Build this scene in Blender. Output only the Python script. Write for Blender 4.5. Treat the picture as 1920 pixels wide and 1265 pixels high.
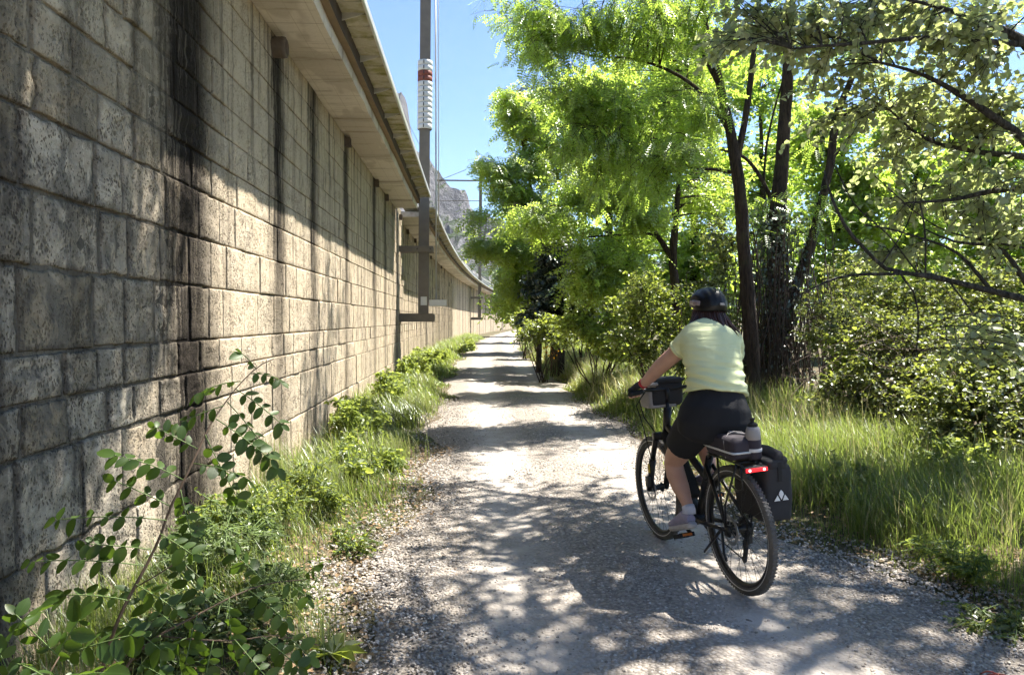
import bpy, math, random
import numpy as np
from mathutils import Vector, Matrix, noise as mnoise

random.seed(11)
RNG = np.random.default_rng(11)
for _o in list(bpy.data.objects):
    bpy.data.objects.remove(_o)
scene = bpy.context.scene
COL = scene.collection
R = math.radians

# ------------------------------------------------------------------ camera
FPX, IMW, IMH = 1387.0, 1920.0, 1265.0
CAM = Vector((0.0, 0.0, 1.51))
YAW, PITCH = math.atan(75 / FPX), math.atan(34.5 / FPX)      # turned right of the wall, tipped down
cam = bpy.data.cameras.new('camera')
cam.sensor_width = 36.0
cam.lens = FPX / IMW * 36.0
cam.clip_start, cam.clip_end = 0.05, 6000.0
camo = bpy.data.objects.new('camera', cam)
COL.objects.link(camo)
camo.location = CAM
camo.rotation_euler = (math.pi / 2 - PITCH, 0, -YAW)
scene.camera = camo

# ------------------------------------------------------------------ sky, sun, exposure
SUN = Vector((1.0, 0.70, 2.28)).normalized()                 # towards the sun: ahead and to the right, high
world = bpy.data.worlds.new('World')
scene.world = world
world.use_nodes = True
wn = world.node_tree
wn.nodes.clear()
sky = wn.nodes.new('ShaderNodeTexSky')
sky.sky_type = 'NISHITA'
sky.sun_disc = False
sky.sun_elevation = math.asin(SUN.z)
sky.sun_rotation = math.atan2(SUN.x, SUN.y)
sky.altitude = 1200
sky.air_density, sky.dust_density, sky.ozone_density = 1.0, 0.1, 4.5
bg = wn.nodes.new('ShaderNodeBackground')
bg.inputs['Strength'].default_value = 0.07
wo = wn.nodes.new('ShaderNodeOutputWorld')
wn.links.new(sky.outputs[0], bg.inputs[0])
wn.links.new(bg.outputs[0], wo.inputs[0])
sl = bpy.data.lights.new('sun', 'SUN')
sl.energy, sl.angle, sl.color = 5.0, R(0.53), (1.0, 0.95, 0.87)
so = bpy.data.objects.new('sun', sl)
COL.objects.link(so)
so.rotation_euler = SUN.to_track_quat('Z', 'Y').to_euler()
scene.view_settings.view_transform = 'Standard'
scene.view_settings.look = 'None'
scene.view_settings.gamma = 1.0
scene.view_settings.use_curve_mapping = False
scene.view_settings.exposure = 1.85
scene.render.engine = 'CYCLES'
cy = scene.cycles
cy.max_bounces, cy.diffuse_bounces, cy.glossy_bounces = 8, 6, 2
cy.use_adaptive_sampling, cy.adaptive_threshold = True, 0.03
cy.transmission_bounces, cy.transparent_max_bounces = 4, 6
cy.use_denoising = True
cy.sample_clamp_indirect = 6.0
cy.caustics_reflective = cy.caustics_refractive = False

# ------------------------------------------------------------------ helpers
_F = Vector((math.sin(YAW) * math.cos(PITCH), math.cos(YAW) * math.cos(PITCH), -math.sin(PITCH)))
_Rr = Vector((math.cos(YAW), -math.sin(YAW), 0))
_U = _Rr.cross(_F)


def W(px, py, d):
    """point seen at (px, py) of the survey photograph, d metres ahead"""
    return CAM + d * (_F + (px - 960) / FPX * _Rr - (py - 632.5) / FPX * _U)


def curve(y):
    y = np.asarray(y, float)
    return 0.00088 * np.maximum(0, y - 16) ** 2


def unit(a):
    a = np.asarray(a, float)
    return a / np.maximum(np.linalg.norm(a, axis=-1, keepdims=True), 1e-9)


def vn(p, seed=0):
    """smooth value noise in [-1, 1] for an (N,3) array"""
    p = np.asarray(p, float)
    i = np.floor(p).astype(np.int64)
    f = p - i
    f = f * f * (3 - 2 * f)
    out = 0
    for dx in (0, 1):
        for dy in (0, 1):
            for dz in (0, 1):
                h = (i[:, 0] + dx) * 374761393 + (i[:, 1] + dy) * 668265263 + (i[:, 2] + dz) * 2147483647 + seed * 974711
                h = (h ^ (h >> 13)) * 1274126177
                h = (h ^ (h >> 16)) & 0xFFFF
                w = (f[:, 0] if dx else 1 - f[:, 0]) * (f[:, 1] if dy else 1 - f[:, 1]) * (f[:, 2] if dz else 1 - f[:, 2])
                out = out + w * (h / 32767.5 - 1)
    return out


def fbm(p, octs=4, seed=0, lac=2.03, gain=0.5):
    p = np.asarray(p, float)
    s, a, t = 0, 1.0, 0
    for k in range(octs):
        s = s + a * vn(p, seed + k * 17)
        t += a
        a *= gain
        p = p * lac
    return s / t


def mesh_np(name, v, f, smooth=False):
    """v (N,3); f = array (M,k) or list of such arrays"""
    fs = [np.asarray(x, np.int32) for x in (f if isinstance(f, list) else [f]) if len(x)]
    v = np.asarray(v, np.float32)
    me = bpy.data.meshes.new(name)
    me.vertices.add(len(v))
    me.vertices.foreach_set('co', v.ravel())
    nl = sum(x.size for x in fs)
    npoly = sum(len(x) for x in fs)
    me.loops.add(nl)
    me.polygons.add(npoly)
    me.loops.foreach_set('vertex_index', np.concatenate([x.ravel() for x in fs]))
    tot = np.concatenate([np.full(len(x), x.shape[1], np.int32) for x in fs])
    st = np.concatenate([[0], np.cumsum(tot)[:-1]]).astype(np.int32)
    me.polygons.foreach_set('loop_start', st)
    me.polygons.foreach_set('use_smooth', np.full(npoly, smooth))
    me.update(calc_edges=True)
    me.validate()
    return me


def link(name, me, mat=None, parent=None, loc=None, rot=None, scale=None):
    o = bpy.data.objects.new(name, me)
    COL.objects.link(o)
    if mat is not None and me is not None and len(me.materials) == 0:
        me.materials.append(mat)
    if parent is not None:
        o.parent = parent
    if loc is not None:
        o.location = loc
    if rot is not None:
        o.rotation_euler = rot
    if scale is not None:
        o.scale = scale
    return o


def tag(o, label, cat, group=None, kind=None):
    o['label'] = label
    o['category'] = cat
    if group:
        o['group'] = group
    if kind:
        o['kind'] = kind
    return o


def empty(name, loc=(0, 0, 0), rz=0.0):
    o = bpy.data.objects.new(name, None)
    COL.objects.link(o)
    o.location = loc
    o.rotation_euler = (0, 0, rz)
    o.empty_display_size = 0.1
    return o


class MB:
    """collects shapes, then builds them as one mesh"""

    def __init__(self):
        self.v, self.f, self.n = [], {}, 0

    def add(self, v, *fs):
        v = np.asarray(v, float)
        for f in fs:
            f = np.asarray(f, int)
            if len(f):
                self.f.setdefault(f.shape[1], []).append(f + self.n)
        self.v.append(v)
        self.n += len(v)
        return self

    def box(self, c, s, rot=None):
        c = np.asarray(c, float)
        v = np.array([[x, y, z] for x in (-.5, .5) for y in (-.5, .5) for z in (-.5, .5)]) * np.asarray(s, float)
        if rot is not None:
            v = v @ np.array(rot).T
        f = [[0, 1, 3, 2], [4, 6, 7, 5], [0, 4, 5, 1], [2, 3, 7, 6], [0, 2, 6, 4], [1, 5, 7, 3]]
        return self.add(v + c, f)

    def bar(self, a, b, w, h, up=(0, 0, 1)):
        """rectangular bar from a to b, w across, h along up"""
        a, b = np.asarray(a, float), np.asarray(b, float)
        t = unit(b - a)
        s = unit(np.cross(t, up))
        u = np.cross(s, t)
        v = []
        for p in (a, b):
            for i, j in ((-.5, -.5), (.5, -.5), (.5, .5), (-.5, .5)):
                v.append(p + s * w * i + u * h * j)
        f = [[0, 3, 2, 1], [4, 5, 6, 7]] + [[k, (k + 1) % 4, 4 + (k + 1) % 4, 4 + k] for k in range(4)]
        return self.add(v, f)

    def tube(self, pts, rad, n=8, caps=True, flat=None, ref=None):
        pts = np.asarray(pts, float)
        m = len(pts)
        rad = np.broadcast_to(np.asarray(rad, float), (m,)) if np.ndim(rad) < 2 else np.asarray(rad, float)
        t = np.gradient(pts, axis=0) if m > 2 else np.repeat((pts[1:] - pts[:1]), m, 0)
        t = unit(t)
        a = np.array(ref if ref is not None else ((0, 0, 1.) if abs(t[0][2]) < .9 else (1., 0, 0)))
        s = unit(a - t[0] * np.dot(a, t[0]))
        ang = np.arange(n) * 2 * np.pi / n
        ca, sa = np.cos(ang), np.sin(ang)
        out = np.empty((m, n, 3))
        for i in range(m):
            if ref is not None:
                s = np.array(ref, float)
            s = unit(s - t[i] * np.dot(s, t[i]))
            b = np.cross(t[i], s)
            r1, r2 = (rad[i], rad[i]) if rad.ndim == 1 else (rad[i][0], rad[i][1])
            out[i] = pts[i] + (ca * r1)[:, None] * s + (sa * r2)[:, None] * b
        k = np.arange(m - 1)[:, None] * n
        j = np.arange(n)[None, :]
        j2 = (j + 1) % n
        q = np.stack([k + j, k + j2, k + n + j2, k + n + j], -1).reshape(-1, 4)
        self.add(out.reshape(-1, 3), q)
        if caps:
            base = self.n - m * n
            self.f.setdefault(n, []).append(np.array([np.arange(n)[::-1] + base, np.arange(n) + base + (m - 1) * n]))
        return self

    def lathe(self, prof, n=24, axis='z', c=(0, 0, 0), closed=False):
        """prof: list of (radius, height) revolved about an axis"""
        prof = np.asarray(prof, float)
        m = len(prof)
        ang = np.arange(n) * 2 * np.pi / n
        v = np.empty((m, n, 3))
        v[..., 0] = prof[:, 0:1] * np.cos(ang)
        v[..., 1] = prof[:, 0:1] * np.sin(ang)
        v[..., 2] = prof[:, 1:2]
        v = v.reshape(-1, 3)
        if axis == 'x':
            v = v[:, [2, 0, 1]]
        elif axis == 'y':
            v = v[:, [1, 2, 0]]
        mm = m if closed else m - 1
        i = np.arange(mm)[:, None]
        j = np.arange(n)[None, :]
        i2, j2 = (i + 1) % m, (j + 1) % n
        q = np.stack([i * n + j, i * n + j2, i2 * n + j2, i2 * n + j], -1).reshape(-1, 4)
        return self.add(v + np.asarray(c, float), q)

    def arrays(self):
        return np.concatenate(self.v), [np.concatenate(x) for x in self.f.values()]

    def build(self, name, mat, parent=None, smooth=False, origin=None, bevel=0.0):
        v, f = self.arrays()
        if origin is not None:
            v = v - np.asarray(origin, float)
        o = link(name, mesh_np(name, v, f, smooth), mat, parent)
        if bevel:
            b = o.modifiers.new('bevel', 'BEVEL')
            b.width, b.segments, b.limit_method, b.angle_limit = bevel, 2, 'ANGLE', R(40)
        return o


# ------------------------------------------------------------------ materials
class NT:
    def __init__(self, name):
        self.m = bpy.data.materials.new(name)
        self.m.use_nodes = True
        self.t = self.m.node_tree
        self.t.nodes.clear()
        self.out = self.t.nodes.new('ShaderNodeOutputMaterial')

    def n(self, typ, ins=None, **props):
        nd = self.t.nodes.new('ShaderNode' + typ)
        for k, v in props.items():
            setattr(nd, k, v)
        for k, v in (ins or {}).items():
            self.set(nd.inputs[k], v)
        return nd

    def set(self, sock, v):
        if isinstance(v, bpy.types.NodeSocket):
            self.t.links.new(v, sock)
        elif isinstance(v, bpy.types.Node):
            self.t.links.new(v.outputs[0], sock)
        elif isinstance(v, (tuple, list)) and len(v) == 3 and sock.type == 'RGBA':
            sock.default_value = (*v, 1)
        else:
            sock.default_value = v

    def math(self, op, a, b=0.0, clamp=False):
        nd = self.n('Math', operation=op, use_clamp=clamp)
        self.set(nd.inputs[0], a)
        self.set(nd.inputs[1], b)
        return nd.outputs[0]

    def mix(self, fac, a, b, blend='MIX'):
        nd = self.n('Mix', data_type='RGBA', blend_type=blend)
        self.set(nd.inputs[0], fac)
        self.set(nd.inputs[6], a)
        self.set(nd.inputs[7], b)
        return nd.outputs[2]

    def ramp(self, fac, stops, interp='LINEAR'):
        nd = self.n('ValToRGB')
        cr = nd.color_ramp
        cr.interpolation = interp
        while len(cr.elements) < len(stops):
            cr.elements.new(0.5)
        for e, (p, c) in zip(cr.elements, stops):
            e.position = p
            e.color = (c, c, c, 1) if np.isscalar(c) else (*c, 1)
        self.set(nd.inputs[0], fac)
        return nd.outputs[0]

    def pos(self, scale=(1, 1, 1)):
        g = self.n('NewGeometry')
        if scale == (1, 1, 1):
            return g.outputs['Position']
        mp = self.n('Mapping', {'Vector': g.outputs['Position'], 'Scale': scale})
        return mp.outputs[0]

    def obj(self, scale=(1, 1, 1)):
        g = self.n('TexCoord')
        mp = self.n('Mapping', {'Vector': g.outputs['Object'], 'Scale': scale})
        return mp.outputs[0]

    def noise(self, vec, scale, detail=4.0, rough=0.55, dist=0.0):
        nd = self.n('TexNoise', {'Vector': vec, 'Scale': scale, 'Detail': detail, 'Roughness': rough, 'Distortion': dist})
        return nd.outputs[0]

    def voronoi(self, vec, scale, feature='F1', out=0, rnd=1.0):
        nd = self.n('TexVoronoi', {'Vector': vec, 'Scale': scale, 'Randomness': rnd}, feature=feature)
        return nd.outputs[out]

    def bump(self, height, strength=0.5, dist=0.02, normal=None):
        nd = self.n('Bump', {'Height': height, 'Strength': strength, 'Distance': dist})
        if normal is not None:
            self.set(nd.inputs['Normal'], normal)
        return nd.outputs[0]

    def principled(self, color, rough=0.8, metal=0.0, normal=None, spec=0.4, **kw):
        nd = self.n('BsdfPrincipled', {'Base Color': color, 'Roughness': rough, 'Metallic': metal, 'Specular IOR Level': spec})
        if normal is not None:
            self.set(nd.inputs['Normal'], normal)
        for k, v in kw.items():
            self.set(nd.inputs[k], v)
        self.t.links.new(nd.outputs[0], self.out.inputs[0])
        return nd

    def shader(self, s):
        self.t.links.new(s, self.out.inputs[0])
        return self.m


def plain(name, color, rough=0.6, metal=0.0, var=0.12, scale=20.0, bump=0.0, bscale=120.0, spec=0.4):
    t = NT(name)
    p = t.obj()
    nz = t.noise(p, scale, 5)
    lo = tuple(c * (1 - var) for c in color)
    hi = tuple(min(1, c * (1 + var)) for c in color)
    c = t.mix(nz, lo, hi)
    nrm = t.bump(t.noise(p, bscale, 3), bump, 0.005) if bump else None
    rr = t.n('MapRange', {0: nz, 3: max(0.02, rough - 0.1), 4: min(1, rough + 0.1)}).outputs[0]
    t.principled(c, rr, metal, nrm, spec)
    return t.m


def leaf_mat(name, diff, trans, mixf=0.5, var=0.35, gloss=0.10, straw=None, objrnd=False):
    t = NT(name)
    g = t.n('NewGeometry')
    r = t.n('ObjectInfo').outputs['Random'] if objrnd else g.outputs['Random Per Island']
    big = t.noise(g.outputs['Position'], 1.3, 2)
    k = t.math('ADD', t.math('MULTIPLY', r, 0.65), t.math('MULTIPLY', big, 0.5))
    lo = lambda c: tuple(x * (1 - var) for x in c)
    hi = lambda c: (c[0] * (1 + var * 1.3), c[1] * (1 + var), c[2] * (1 + var * 0.6))
    cd = t.mix(k, lo(diff), hi(diff))
    ct = t.mix(k, lo(trans), hi(trans))
    if straw:
        s = t.math('GREATER_THAN', r, 1 - straw[0])
        cd = t.mix(s, cd, straw[1])
        ct = t.mix(s, ct, straw[1])
    if objrnd:                                   # midrib, side veins and blotches of a leaf seen close
        oc = t.n('SeparateXYZ', {0: t.n('TexCoord').outputs['Object']})
        ay = t.math('ABSOLUTE', oc.outputs[1])
        rib = t.ramp(ay, [(0.008, 1.0), (0.02, 0.0)])
        vein = t.math('ABSOLUTE', t.math('SUBTRACT', t.math('FRACT', t.math('MULTIPLY', t.math('SUBTRACT', oc.outputs[0], t.math('MULTIPLY', ay, 0.8)), 8.0)), 0.5))
        vv = t.math('MAXIMUM', rib, t.math('MULTIPLY', t.ramp(vein, [(0.0, 1.0), (0.10, 0.0)]), 0.5))
        cd = t.mix(t.math('MULTIPLY', vv, 0.5), cd, tuple(x * 2.2 for x in diff))
        bl_ = t.ramp(t.noise(t.pos(), 38, 4), [(0.60, 0.0), (0.72, 0.6)])
        cd = t.mix(bl_, cd, (0.10, 0.085, 0.03))
    d = t.n('BsdfDiffuse', {'Color': cd})
    tr = t.n('BsdfTranslucent', {'Color': ct})
    m = t.n('MixShader', {0: mixf, 1: d.outputs[0], 2: tr.outputs[0]})
    gl = t.n('BsdfGlossy', {'Color': (0.9, 0.95, 0.85), 'Roughness': 0.42})
    fr = t.n('LayerWeight', {'Blend': 0.35})
    m2 = t.n('MixShader', {0: t.math('MULTIPLY', t.math('ADD', fr.outputs[0], 0.25), gloss * 2), 1: m.outputs[0], 2: gl.outputs[0]})
    return t.shader(m2.outputs[0])


def bark_mat(name, c1, c2, scale=1.0):
    t = NT(name)
    p = t.pos((14 * scale, 14 * scale, 2.2 * scale))
    nz = t.noise(p, 1.6, 6, 0.65, 1.2)
    rid = t.ramp(nz, [(0.32, 0.0), (0.62, 1.0)])
    lich = t.noise(t.pos(), 3.0, 4)
    c = t.mix(rid, c1, c2)
    c = t.mix(t.ramp(lich, [(0.55, 0.0), (0.75, 0.5)]), c, (0.10, 0.11, 0.05))
    t.principled(c, 0.9, 0, t.bump(rid, 0.9, 0.03), 0.2)
    return t.m


def wall_mat(name, far=False, mortar=False):
    t = NT(name)
    p = t.pos()
    sep = t.n('SeparateXYZ', {0: p})
    X, Y, Z = sep.outputs
    if far:
        rnd = t.n('Attribute', attribute_name='tint').outputs['Fac']
    else:
        rnd = t.n('ObjectInfo').outputs['Random']
    n1 = t.noise(p, 2.6, 6, 0.6)
    n2 = t.noise(p, 14.0, 6, 0.65)
    pvec = t.pos((1, 1, 0.62))
    pmod = t.noise(p, 7.0, 4, .6)
    wig = t.noise(pvec, 120.0, 3)
    vd = t.math('MINIMUM', t.voronoi(pvec, 70.0), t.math('ADD', t.voronoi(pvec, 34.0), 0.10))
    vd = t.math('ADD', vd, t.math('ADD', t.math('MULTIPLY', t.math('SUBTRACT', wig, 0.5), 0.5), t.math('MULTIPLY', t.math('SUBTRACT', pmod, 0.5), 0.9)))
    pits = t.ramp(vd, [(0.20, 0.0), (0.34, 1.0)])
    warm = t.mix(n1, (0.48, 0.37, 0.24), (0.70, 0.60, 0.455))
    pale = t.mix(t.ramp(t.math('ADD', t.math('MULTIPLY', n2, .5), t.math('MULTIPLY', rnd, .5)), [(0.25, 0.0), (0.75, 1.0)]), (0.28, 0.225, 0.15), (0.66, 0.59, 0.465))
    near = t.n('MapRange', {0: t.math('ADD', Y, t.math('MULTIPLY', n1, 2.0)), 1: 4.6, 2: 6.8, 3: 1.0, 4: 0.0}).outputs[0]
    c = t.mix(near, warm, pale)
    c = t.mix(t.math('MULTIPLY', rnd, 0.55), c, t.mix(n2, (0.40, 0.30, 0.18), (0.50, 0.46, 0.39)))
    # dark pits of the porous stone
    pk = t.math('MULTIPLY', t.math('SUBTRACT', 1.0, pits), t.math('ADD', 0.5, t.math('MULTIPLY', rnd, 0.4)))
    c = t.mix(pk, c, (0.075, 0.055, 0.040))
    # blotchy black and grey crust, stronger on the weathered near end
    cr = t.noise(p, 5.2, 8, 0.7, 0.8)
    cr2 = t.noise(t.pos((1, 1, 0.45)), 2.2, 5, 0.6)
    crust = t.math('MULTIPLY', t.ramp(cr, [(0.40, 0.0), (0.55, 1.0)]), t.math('ADD', t.math('MULTIPLY', near, 0.58), 0.20))
    crust = t.math('MULTIPLY', crust, t.ramp(cr2, [(0.34, 0.35), (0.55, 1.0)]))
    c = t.mix(crust, c, t.mix(n2, (0.055, 0.052, 0.047), (0.15, 0.14, 0.12)))
    if not far:
        oc = t.n('SeparateXYZ', {0: t.n('TexCoord').outputs['Object']})
        ey = t.math('SUBTRACT', 0.5, t.math('ABSOLUTE', oc.outputs[1]))
        ez = t.math('SUBTRACT', 0.5, t.math('ABSOLUTE', oc.outputs[2]))
        e = t.math('ADD', t.math('MINIMUM', ey, ez), t.math('MULTIPLY', t.math('SUBTRACT', t.noise(p, 9, 6, .7), 0.5), 0.42))
        ring = t.math('MULTIPLY', t.ramp(e, [(0.0, 0.75), (0.08, 0.0)]), t.math('ADD', t.math('MULTIPLY', near, 0.8), 0.0))
        c = t.mix(ring, c, t.mix(n2, (0.035, 0.032, 0.028), (0.10, 0.09, 0.075)))
    if mortar:
        c = t.mix(n2, (0.05, 0.044, 0.036), (0.21, 0.185, 0.145))
    # run-off streaks under the drains; the widest also paints in foliage shade
    wob = t.noise(t.pos((0, 0.6, 0.9)), 2.0, 4)
    fine = t.noise(t.pos((0, 9, 0.4)), 1.8, 8, 0.75)
    ys = t.math('ADD', Y, t.math('ADD', t.math('MULTIPLY', t.math('SUBTRACT', wob, 0.5), 0.30), t.math('MULTIPLY', t.math('SUBTRACT', fine, 0.5), 0.8)))
    stops = [(0.0, 0.0)]
    for y0, w, s in ((3.05, .12, .55), (3.72, .08, .4), (5.08, .50, 1.0), (7.40, .24, .97), (9.0, .20, .92), (11.30, .20, .92),
                     (14.5, .26, .9), (16.3, .22, .85), (18.7, .2, .85)):
        stops += [((y0 - w * 1.5) / 21, 0.0), ((y0 - w * .35) / 21, s), ((y0 + w * .35) / 21, s), ((y0 + w * 1.5) / 21, 0.0)]
    stops = sorted(stops)
    a = t.ramp(t.math('DIVIDE', ys, 21.0), stops[:21])
    b = t.ramp(t.math('DIVIDE', ys, 21.0), [(0.0, 0.0)] + [s for s in sorted(stops)[21:]] if len(stops) > 21 else [(0, 0.0), (1, 0.0)])
    st = t.math('MAXIMUM', a, b)
    zf = t.n('MapRange', {0: t.math('ADD', Z, t.math('MULTIPLY', n1, 0.8)), 1: 1.4, 2: 2.9, 3: 0.55, 4: 1.05}).outputs[0]
    zn = t.math('MAXIMUM', zf, t.n('MapRange', {0: Y, 1: 5.9, 2: 6.5, 3: 1.0, 4: 0.0}).outputs[0])
    st = t.math('MULTIPLY', st, zn)
    st = t.math('MULTIPLY', st, t.ramp(fine, [(0.30, 0.68), (0.52, 1.0)]))
    # thin streaks everywhere high up, and on the far bays
    thin = t.noise(t.pos((0, 3.2, 0.16)), 1.7, 5, 0.62)
    farw = t.n('MapRange', {0: Y, 1: 17.0, 2: 24.0, 3: 0.0, 4: 1.0}).outputs[0]
    th = t.ramp(thin, [(0.50, 0.0), (0.64, 1.0)])
    zt = t.n('MapRange', {0: Z, 1: 1.0, 2: 3.8, 3: 0.16, 4: 0.72}).outputs[0]
    th = t.math('MULTIPLY', th, t.math('ADD', zt, t.math('MULTIPLY', farw, 0.35)))
    thin2 = t.noise(t.pos((0, 1.15, 0.05)), 1.0, 3, 0.5)
    th2 = t.math('MULTIPLY', t.ramp(thin2, [(0.56, 0.0), (0.62, 0.9)]), farw)
    st = t.math('MAXIMUM', t.math('MAXIMUM', st, th), th2)
    st = t.math('MINIMUM', st, 0.98)
    # upper courses under the cornice: brown grey, raised to stand in for fill light
    up = t.n('MapRange', {0: t.math('ADD', Z, t.math('MULTIPLY', n1, 0.5)), 1: 2.5, 2: 3.3, 3: 0.0, 4: 0.5}).outputs[0]
    c = t.mix(up, c, (0.42, 0.36, 0.245))
    c = t.mix(st, c, t.mix(n2, (0.006, 0.005, 0.004), (0.022, 0.017, 0.014)))
    h = t.math('ADD', t.math('MULTIPLY', pits, 0.55), t.math('ADD', t.math('MULTIPLY', n2, 0.9), t.math('MULTIPLY', t.noise(p, 70, 4, .6), 0.35)))
    t.principled(c, 0.92, 0, t.bump(h, 0.85, 0.022), 0.08)
    return t.m

# ------------------------------------------------------------------ ground, path
PATH_L, PATH_R = -0.52, 2.12          # edges of the gravel along the straight part


def edge_l(y):
    y = np.asarray(y, float)
    return PATH_L + curve(y) + 0.12 * np.sin(y * 0.9 + 1) + 0.10 * np.sin(y * 2.3) + np.where(y > 14, -0.02 * np.minimum(y - 14, 12), 0) * 0.5


def edge_r(y):
    y = np.asarray(y, float)
    return PATH_R + curve(y) + 0.10 * np.sin(y * 0.8) + 0.08 * np.sin(y * 2.9 + 2) + np.maximum(0, 6.0 - y) * 0.22


def ground_z(x, y):
    x, y = np.asarray(x, float), np.asarray(y, float)
    r = x - edge_r(y)
    l = edge_l(y) - x
    z = 0.10 * np.clip(r / 0.8, 0, 1) + 0.05 * np.clip(r - 1, 0, 6) + 0.07 * np.clip(l / 0.7, 0, 1)
    return z


def path_z(x, y):
    """worn wheel tracks and a low crown between them"""
    u = x - curve(y)
    return 0.012 - 0.018 * np.exp(-((u - 0.28) / 0.28) ** 2) - 0.018 * np.exp(-((u - 1.50) / 0.28) ** 2) + 0.012 * np.exp(-((u - .9) / .25) ** 2)


t = NT('soil')
p = t.pos()
n1, n2 = t.noise(p, 0.7, 5), t.noise(p, 9, 6, .65)
c = t.mix(n2, (0.06, 0.046, 0.03), (0.17, 0.13, 0.085))
c = t.mix(t.ramp(n1, [(0.4, 0.0), (0.65, 0.8)]), c, t.mix(n2, (0.025, 0.04, 0.012), (0.09, 0.11, 0.04)))
t.principled(c, 0.95, 0, t.bump(n2, 0.8, 0.05), 0.2)
M_SOIL = t.m

xs = np.concatenate([np.linspace(-900, -12, 16), np.linspace(-8, 14, 100), np.linspace(18, 900, 18)])
ys = np.concatenate([np.linspace(-60, -4, 8), np.linspace(-3, 40, 130), np.linspace(44, 160, 40), np.linspace(180, 1500, 12)])
gx, gy = np.meshgrid(xs, ys)
gz = ground_z(gx, gy) - 0.03
gz = np.where(gx > 12, 0.35, gz)
gz += 0.02 * fbm(np.stack([gx.ravel() * 2, gy.ravel() * 2, gx.ravel() * 0], 1), 3).reshape(gx.shape)
v = np.stack([gx.ravel(), gy.ravel(), gz.ravel()], 1)
nx = len(xs)
i, j = np.meshgrid(np.arange(len(ys) - 1), np.arange(nx - 1), indexing='ij')
q = np.stack([i * nx + j, i * nx + j + 1, (i + 1) * nx + j + 1, (i + 1) * nx + j], -1).reshape(-1, 4)
o = link('ground', mesh_np('ground', v, q, True), M_SOIL)
o['kind'] = 'structure'
tag(o, 'dark soil under the grass and trees beside the gravel path', 'ground', kind='structure')

t = NT('gravel_path')
p = t.pos()
sep = t.n('SeparateXYZ', {0: p})
vo = t.n('TexVoronoi', {'Vector': p, 'Scale': 46.0}, feature='F1')
d1, cc = vo.outputs[0], vo.outputs[1]
big = t.noise(p, 1.1, 5)
fine = t.noise(p, 160, 4)
bw = t.n('RGBToBW', {0: cc}).outputs[0]
c = t.mix(bw, (0.23, 0.20, 0.168), (0.42, 0.375, 0.325))
c = t.mix(t.ramp(d1, [(0.35, 0.0), (0.75, 0.65)]), c, (0.14, 0.122, 0.105))
# packed dust in the two wheel tracks
cv = t.math('MULTIPLY', t.math('POWER', t.math('MAXIMUM', t.math('SUBTRACT', sep.outputs[1], 16.0), 0.0), 2.0), 0.00088)
u = t.math('SUBTRACT', sep.outputs[0], cv)
u = t.math('ADD', u, t.math('MULTIPLY', t.math('SUBTRACT', big, 0.5), 0.5))
trk = None
for c0 in (0.28, 1.50):
    dd = t.math('ABSOLUTE', t.math('SUBTRACT', u, c0))
    mm = t.n('MapRange', {0: dd, 1: 0.10, 2: 0.42, 3: 0.95, 4: 0.0}).outputs[0]
    trk = mm if trk is None else t.math('MAXIMUM', trk, mm)
trk = t.math('MULTIPLY', trk, t.ramp(t.noise(p, 3.5, 5), [(0.3, 0.35), (0.62, 1.0)]))
c = t.mix(trk, c, t.mix(fine, (0.42, 0.375, 0.325), (0.52, 0.47, 0.415)))
c = t.mix(t.ramp(big, [(0.35, 0.22), (0.6, 0.0)]), c, (0.22, 0.185, 0.14))
h = t.math('MULTIPLY', t.math('SUBTRACT', 1.0, d1), t.math('SUBTRACT', 1.0, t.math('MULTIPLY', trk, 0.8)))
t.principled(c, 0.95, 0, t.bump(t.math('ADD', h, t.math('MULTIPLY', fine, 0.15)), 0.9, 0.02), 0.2)
M_PATH = t.m

ys = np.concatenate([np.linspace(-4, 30, 240), np.linspace(30.5, 150, 120)])
NX = 28
ss = np.linspace(0, 1, NX)
xl, xr = edge_l(ys), edge_r(ys)
gx = xl[:, None] + (xr - xl)[:, None] * ss[None, :]
gy = np.repeat(ys[:, None], NX, 1)
gz = path_z(gx, gy) - 0.05 * (np.abs(ss - .5)[None, :] * 2) ** 8 + 0.004 * vn(np.stack([gx.ravel() * 4, gy.ravel() * 4, gx.ravel() * 0], 1)).reshape(gx.shape)
v = np.stack([gx.ravel(), gy.ravel(), gz.ravel()], 1)
i, j = np.meshgrid(np.arange(len(ys) - 1), np.arange(NX - 1), indexing='ij')
q = np.stack([i * NX + j, i * NX + j + 1, (i + 1) * NX + j + 1, (i + 1) * NX + j], -1).reshape(-1, 4)
o = link('path', mesh_np('path', v, q, True), M_PATH)
tag(o, 'pale gravel cycle path with two worn wheel tracks', 'path', kind='structure')

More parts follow.
